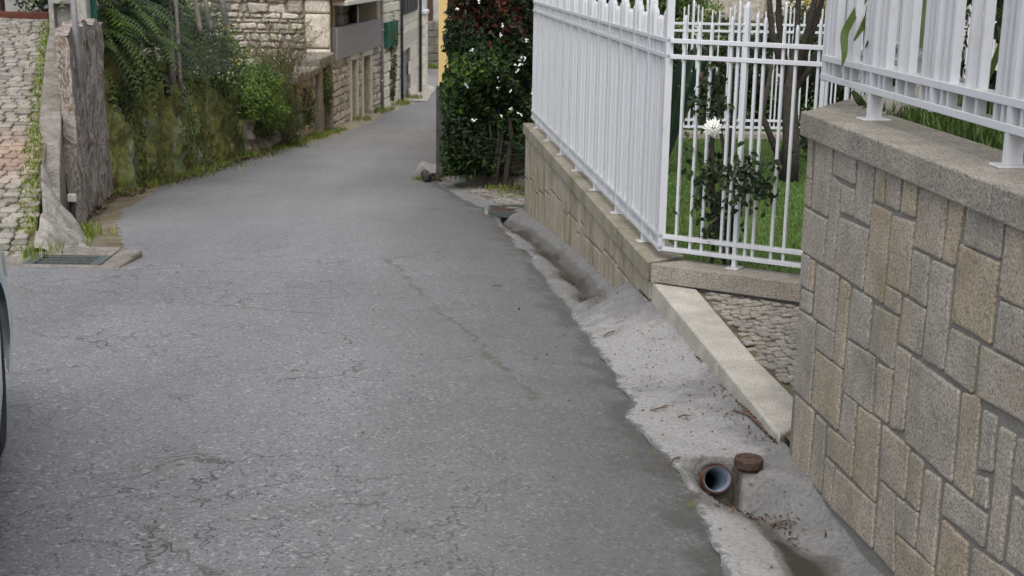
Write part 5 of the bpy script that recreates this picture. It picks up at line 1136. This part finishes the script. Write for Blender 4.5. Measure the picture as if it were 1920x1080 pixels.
cl_=[(1345,130,.05,30),(1340,150,.06,50),(1335,175,.09,90),(1330,215,.07,60),(1320,205,.05,30),(1350,200,.07,60),(1332,300,.07,60),(1340,330,.09,90),(1325,345,.08,60),(1345,370,.08,60),(1385,330,.07,70),(1400,335,.08,90),(1425,330,.09,110),(1395,360,.08,90),(1420,365,.07,60),(1340,385,.08,70),(1355,410,.08,80),(1340,430,.06,60),(1365,425,.05,40),(1310,320,.05,25),(1320,390,.06,30),(1350,455,.05,30),(1310,175,.04,16),(1440,315,.05,30)]
Pn=[];
for a,b,r,k in cl_: Pn+=list(A(a,b,7.13 if a>=1380 else 7.4)+rng.normal(0,1,(int(k*(.4 if a>=1380 else .42)),3))*[r*.75,.06,r*.75])
Pn=np.array(Pn); mb=MB(); leaves(mb,Pn,np.tile([-.1,-1,.5],(len(Pn),1)),.048,np.clip(rng.normal(.45,.25,len(Pn)),0,1),.6); mb.build('foliage',M['leaf_dark'],rb)
c=np.array([A(a,b) for a,b in ((1335,122),(1340,128),(1345,120),(1310,143),(1340,384),(1348,392),(1335,390),(1313,386))]); c=np.repeat(c,3,0)+rng.normal(0,.012,(24,3)); mb=MB(); leaves(mb,c,np.tile([0,-1,.3],(24,1)),.045,rng.uniform(.3,.9,24),.5); o=mb.build('young_leaves',M['dead_leaf'],rb); o['label']='reddish young leaves'
fl=MB(); fc=A(1336,239,7.24)
for ring,(nn,rr,ww,lift) in enumerate(((14,.056,.024,.004),(12,.050,.024,.014),(10,.038,.020,.022),(7,.025,.016,.028),(4,.012,.012,.031))):
    for k in range(nn):
        a=2*math.pi*(k+.5*(ring%2))/nn+rng.normal(0,.08); d=np.array([math.cos(a),0,math.sin(a)]); s=np.array([-math.sin(a),0,math.cos(a)]); r_=rr*rng.uniform(.85,1.12)
        b=fc+d*.006+np.array([0,-lift*.6,0]); m_=fc+d*r_*.55+np.array([0,-lift-.010,0]); e=fc+d*r_+np.array([0,-lift+.002+rng.normal(0,.002),0])
        fl.add([b-s*ww*.2,b+s*ww*.2,m_+s*ww*.5,e,m_-s*ww*.5,m_+np.array([0,.004,0])],[(0,1,2,5),(5,2,3),(5,3,4),(0,5,4)])
fl.build('flower',M['petal'],rb)

# near bed: grass edge, strap plant, dark backdrop shrub
mb=MB(); P=[]
for _ in range(5200):
    u=rng.uniform(-3.4,.1); d=.27+rng.gamma(1.3,.12); x,y=lin(P0,tW,u,d,nW); P.append((x,y,-.6))
for _ in range(1200):
    u=rng.uniform(.2,1.6); x,y=lin(P0,tE,u,.27+rng.gamma(1.3,.1),nE); P.append((x,y,-.6))
blades(mb,np.array(P),.11,.007,.7,np.clip(rng.normal(.3,.25,len(P)),0,1)); tag(mb.build('grass',M['grass_lawn']),'grass spilling along the back edge of the near coping','grass',kind='stuff')
st=thing('strap_leaf_plant','strap-leaved plant poking long green leaves through the near railing','plant'); mb=MB()
def Q(px,py,Y): return atY(px,py,Y)
strap(mb,[Q(1650,-160,5.3),Q(1632,-20,4.98),Q(1600,30,4.86),Q(1582,62,4.8),Q(1584,100,4.78),Q(1579,124,4.78)],.03,.9)
strap(mb,[Q(1650,-60,5.2),Q(1632,10,4.95),Q(1620,45,4.78),Q(1601,77,4.72)],.025,.8)
strap(mb,[Q(1640,-40,5.1),Q(1626,30,5.0),Q(1621,110,4.98)],.022,.5)
strap(mb,[Q(1645,40,5.0),Q(1634,65,4.8),Q(1622,90,4.7)],.016,.3)
strap(mb,[Q(1740,-80,4.9),Q(1730,20,4.7),Q(1727,90,4.66)],.022,.5)
strap(mb,[Q(1625,205,5.2),Q(1612,190,5.1),Q(1598,170,5.15)],.03,.1); strap(mb,[Q(1605,218,5.0),Q(1625,200,5.05),Q(1640,185,5.1)],.02,.6)
for k in range(60):
    a=rng.uniform(-.9,1.0); L_=rng.uniform(.5,1.1); c=np.array([1.95+rng.normal(0,.12),4.2+rng.normal(0,.5),-.58]); d=np.array([math.cos(a),math.sin(a),0])*rng.uniform(.15,.5)
    strap(mb,[c,c+d*L_*.5+[0,0,L_*.6],c+d*L_*1.2+[0,0,L_*.7]],.03,rng.uniform(0,.7),nrm=[0,1,.1])
mb.build('leaf_rosette',M['strap'],st)
bush('shrub','dense dark shrub filling the bed behind the near railing','shrub',[(2.35,5.6,.0,.5,.5,.75),(2.35,4.8,.0,.5,.5,.75),(2.3,4.0,.0,.5,.5,.75),(2.3,3.2,.0,.5,.5,.75),(2.3,2.4,0,.5,.5,.75),(2.6,6.3,.05,.35,.35,.7)],15000,.085,'leaf_dark')

# ==================================================================  LITTER
mb=MB(); P=[]; T=[]
for (a,b,r,k) in ((1440,790,.06,90),(1400,780,.05,40),(1455,820,.05,60),(1240,592,.05,40),(1125,565,.06,50),(1112,560,.05,30),(1330,690,.04,20),(1350,740,.05,20),(1385,905,.05,60),(1440,930,.05,70),(1460,925,.04,50),(1350,915,.04,30),(960,405,.08,60),(980,430,.08,40),(1020,455,.08,30),(1070,510,.08,40),(1500,950,.04,14),(1350,735,.2,30),(1240,700,.3,24),(1060,500,.2,24)):
    c=gr(a,b)
    for _ in range(int(k*.7)): x=c[0]+rng.normal(0,r); y=c[1]+rng.normal(0,r*1.3); x=min(x,float(XB(y))-.01); P.append((x,y,gut_z(x,y)+.008))
P=np.array(P); leaves(mb,P,np.tile([0,0,1.],(len(P),1)),.020,rng.uniform(0,1,len(P)),.3)
tag(mb.build('leaf_litter',M['dead_leaf']),'brown leaf crumbs lying in the right gutter','leaf litter',kind='stuff')
mb=MB(); P=[]
for _ in range(1500):
    y=rng.uniform(10.2,17); x=float(XW(y))+rng.uniform(.05,.9)*max(.2,float(XL(y))-float(XW(y))); P.append((x,y,float(G(y))+.01-.12*max(0,1-abs(y-12)/3.4)))
for _ in range(900): y=rng.uniform(17,24); P.append((float(XW(y))+abs(rng.normal(0,.12))+.05,y,float(G(y))+.015))
for _ in range(14): y=rng.uniform(4.5,8); x=rng.uniform(float(XR(y))-1.2,float(XR(y))); P.append((x,y,road_z(x,y)+.006))
P=np.array(P); leaves(mb,P,np.tile([0,0,1.],(len(P),1)),np.where(P[:,1]<9,.018,.045),rng.uniform(0,1,len(P)),.5)
tag(mb.build('leaf_litter',M['dead_leaf']),'dry brown leaves in the ditch along the left walls','leaf litter',kind='stuff')
tw=[((1272,778),(1291,783),'short dark twig lying across the white patch of the gutter'),((1220,762),(1252,757),'thin forked twig on the white gutter patch'),((1132,625),(1153,620),'pale straight twig on the concrete apron'),((1375,775),(1425,800),'longest brown twig at the foot of the kerb stone'),((1390,770),(1440,815),'brown twig crossing the heap beside the kerb'),((1400,762),(1428,785),'curved brown twig at the top of the kerb heap'),((1225,585),(1248,600),'small brown twig near the step of the apron'),((1255,858),(1276,846),'small twig on the edge between asphalt and drain cap'),((922,532),(940,534),'pale twig lying alone on the asphalt'),((1012,452),(1032,455),'reddish twig lying in the far gutter channel'),((1448,935),(1478,925),'dark crooked twig in the gutter below the cap')]
for (a,b),(c_,d),lb in tw:
    p=gr(a,b); q=gr(c_,d); f=lambda v: np.array([v[0],v[1],(gut_z(v[0],v[1]) if v[0]>float(XR(v[1])) else road_z(v[0],v[1]))+.008])
    p,q=f(p),f(q); m_=(p+q)/2+np.array([rng.normal(0,.012),rng.normal(0,.02),.008]); mb=MB(); mb.tube([p,m_,q],[.004,.0045,.002],5); e=m_+(q-p)*.2+np.array([.015,-.02,.004]); mb.tube([m_,e],[.003,.0015],4); tag(mb.build('twig',M['twig']),lb,'twig','fallen twigs')
mb=MB()
for _ in range(420):
    if rng.random()<.55: y=rng.uniform(3.2,13); x=rng.uniform(-1.2,float(XR(y))) if rng.random()<.3 else float(XR(y))-abs(rng.normal(0,.12)); z=road_z(x,y)
    else: y=rng.uniform(3.5,8); x=rng.uniform(float(XR(y)),float(XB(y))-.02); z=gut_z(x,y)
    r=rng.uniform(.002,.007); mb.tube([(x,y,z),(x+r*.2,y,z+r)],[r,r*.6],5,tint=0)
tag(mb.build('pebbles',M['rough']),'loose grit and pebbles scattered along the gutter edge','pebbles',kind='stuff')

# ==================================================================  PARKED CAR (only its right flank reaches the frame)
car=thing('parked_car','pale blue-white car parked at the left edge of the lane, only its side in view','car')
CL_=3.9; CW=.82; cz0=float(G(4.5))
prof=[(-.05,.35,.56),(0,.30,.66),(.06,.26,.74),(.3,.2,.86),(.7,.18,.93),(1.3,.17,1.42),(1.9,.17,1.47),(2.6,.17,1.45),(3.3,.17,1.38),(3.7,.2,1.0),(3.88,.28,.92),(3.95,.34,.62)]
# local: s along the car (0 = far end), w half width; far end tapers in plan
def halfw(s,z): 
    e=min(s+.05,3.95-s); p=CW*(1-(max(0,.32-e)/.32)**2.4*.35)
    zz=(z-.5); return p*(1-.10*max(0,zz)**1.4*1.3-.25*max(0,.38-z)**1.2)
ss=np.linspace(-.05,3.95,61); NZ=22
TA=math.radians(-17.5); wx,wy=-1.868,4.70   # wheel (far axle) contact on the right flank
tc=np.array([-math.sin(TA),-math.cos(TA)]); rc=np.array([math.cos(TA),-math.sin(TA)])   # tc runs from far end towards camera
org=np.array([wx,wy])-tc*.72-rc*(CW-.02)
def W3(s,w,z): p=org+tc*s+rc*w; return (p[0],p[1],cz0+z)
def top(s): return float(np.interp(s,[p[0] for p in prof],[p[2] for p in prof]))
def bot(s): return float(np.interp(s,[p[0] for p in prof],[p[1] for p in prof]))
wheels=(.72,3.2); RW=.31
def botw(s):
    b=bot(s)
    for w in wheels:
        d=abs(s-w)
        if d<.35: b=max(b,.30+math.sqrt(.35**2-d*d))
    return b
mb=MB(); ss=np.unique(np.r_[ss,np.linspace(.34,1.1,41),np.linspace(2.82,3.58,41)]); V=[]
for s in ss:
    b=botw(s); t_=max(top(s),b+.05)
    for sgn in (1,):
        for j in range(NZ+1):
            z=b+(min(t_,.98)-b)*j/NZ; bulge=.018*math.exp(-((math.hypot(s-.72,z-.31)-.39)/.05)**2); V.append(W3(s,halfw(s,z)+bulge,z))
        zc_=min(t_,.98)
        V.append(W3(s,halfw(s,zc_)*.9,t_)); V.append(W3(s,0,t_+.02))
nn=NZ+3; F=[(i*nn+j,(i+1)*nn+j,(i+1)*nn+j+1,i*nn+j+1) for i in range(len(ss)-1) for j in range(nn-1)]
mb.add(V,F); V2=[]
for s in ss:
    b=botw(s); t_=max(top(s),b+.05)
    for j in range(NZ+1): z=b+(min(t_,.98)-b)*j/NZ; V2.append(W3(s,-halfw(s,z),z))
    V2.append(W3(s,-halfw(s,min(t_,.98))*.9,t_)); V2.append(W3(s,0,t_+.02))
mb.add(V2,[f[::-1] for f in F])
# close far and near ends
for s in (ss[0],ss[-1]):
    b=botw(s); t_=top(s); V=[]
    for j in range(6): z=b+(t_-b)*j/5; V+=[W3(s,halfw(s,z),z),W3(s,-halfw(s,z),z)]
    mb.add(V,[(2*j,2*j+1,2*j+3,2*j+2) for j in range(5)])
mb.build('body',M['car'],car,True)
def side_patch(pts,name,mat,out=.012):
    mb=MB(); V=[W3(s,halfw(s,z)*(1 if z<.98 else .93)+out,z) for s,z in pts]; mb.add(V,[tuple(range(len(pts)))]); V=[W3(s,-halfw(s,z)*(1 if z<.98 else .93)-out,z) for s,z in pts]; mb.add(V,[tuple(range(len(pts)))[::-1]]); mb.build(name,M[mat],car)
side_patch([(1.1,1.0),(1.45,1.33),(2.0,1.36),(2.0,1.0)],'window','cglass'); side_patch([(2.08,1.0),(2.08,1.36),(3.1,1.3),(3.3,1.0)],'window','cglass')
side_patch([(.02,.52),(.02,.6),(.2,.66),(.22,.56)],'headlight','plastic_white')
mb=MB(); mb.add([W3(s,w,z) for s,w,z in ((.1,.6,.3),(3.9,.74,.3),(3.9,-.74,.3),(0,-.74,.3))],[(0,1,2,3)]); mb.build('underbody',M['cable'],car)
for s in wheels:
    for sg in (1,-1):
        wh_=MB(); n=40; V=[]; pr=[(.17,-.09),(.27,-.1),(.305,-.085),(.315,-.05),(.315,.05),(.305,.085),(.27,.10),(.2,.095),(.19,.08)]
        for r_,w in pr:
            for k in range(n): th=2*math.pi*k/n; V.append(W3(s+r_*math.cos(th),sg*(CW-.115+w),.315+r_*math.sin(th)))
        F=[(j*n+i,j*n+(i+1)%n,(j+1)*n+(i+1)%n,(j+1)*n+i) for j in range(len(pr)-1) for i in range(n)]
        wh_.add(V,F); wo=wh_.build('wheel',M['rubber'],car,True)
        rim=MB(); V=[W3(s+.195*math.cos(2*math.pi*k/n),sg*(CW-.035),.315+.195*math.sin(2*math.pi*k/n)) for k in range(n)]+[W3(s,sg*(CW-.05),.315)]; rim.add(V,[(k,(k+1)%n,n) for k in range(n)]); rim.build('rim',M['galv'],wo)
        # dark arch liner
        ln=MB(); V=[]
        for w in (CW-.03,.4):
            for k in range(21): th=math.pi*k/20; V.append(W3(s+.36*math.cos(th),sg*w,.30+.36*math.sin(th)))
        ln.add(V,[(k,k+1,22+k,21+k) for k in range(20)]); V=[W3(s+.36*math.cos(math.pi*k/20),sg*.4,.3+.36*math.sin(math.pi*k/20)) for k in range(21)]; ln.add(V,[tuple(range(21))]); ln.build('arch_liner',M['cable'],car)

# ------------------------------------------------------------------ move each Empty to the base of its thing
bpy.context.view_layer.update()
for o in [o for o in S.objects if o.type=='EMPTY' and o.parent is None]:
    pts=[]
    for c in o.children_recursive:
        if c.type=='MESH':
            mw=c.matrix_world; pts+=[mw@Vector(b) for b in c.bound_box]
    if not pts: continue
    lo=[min(p[i] for p in pts) for i in range(3)]; hi=[max(p[i] for p in pts) for i in range(3)]
    T=Vector(((lo[0]+hi[0])/2,(lo[1]+hi[1])/2,lo[2])); o.location=T
    for c in o.children: c.location=c.location-T
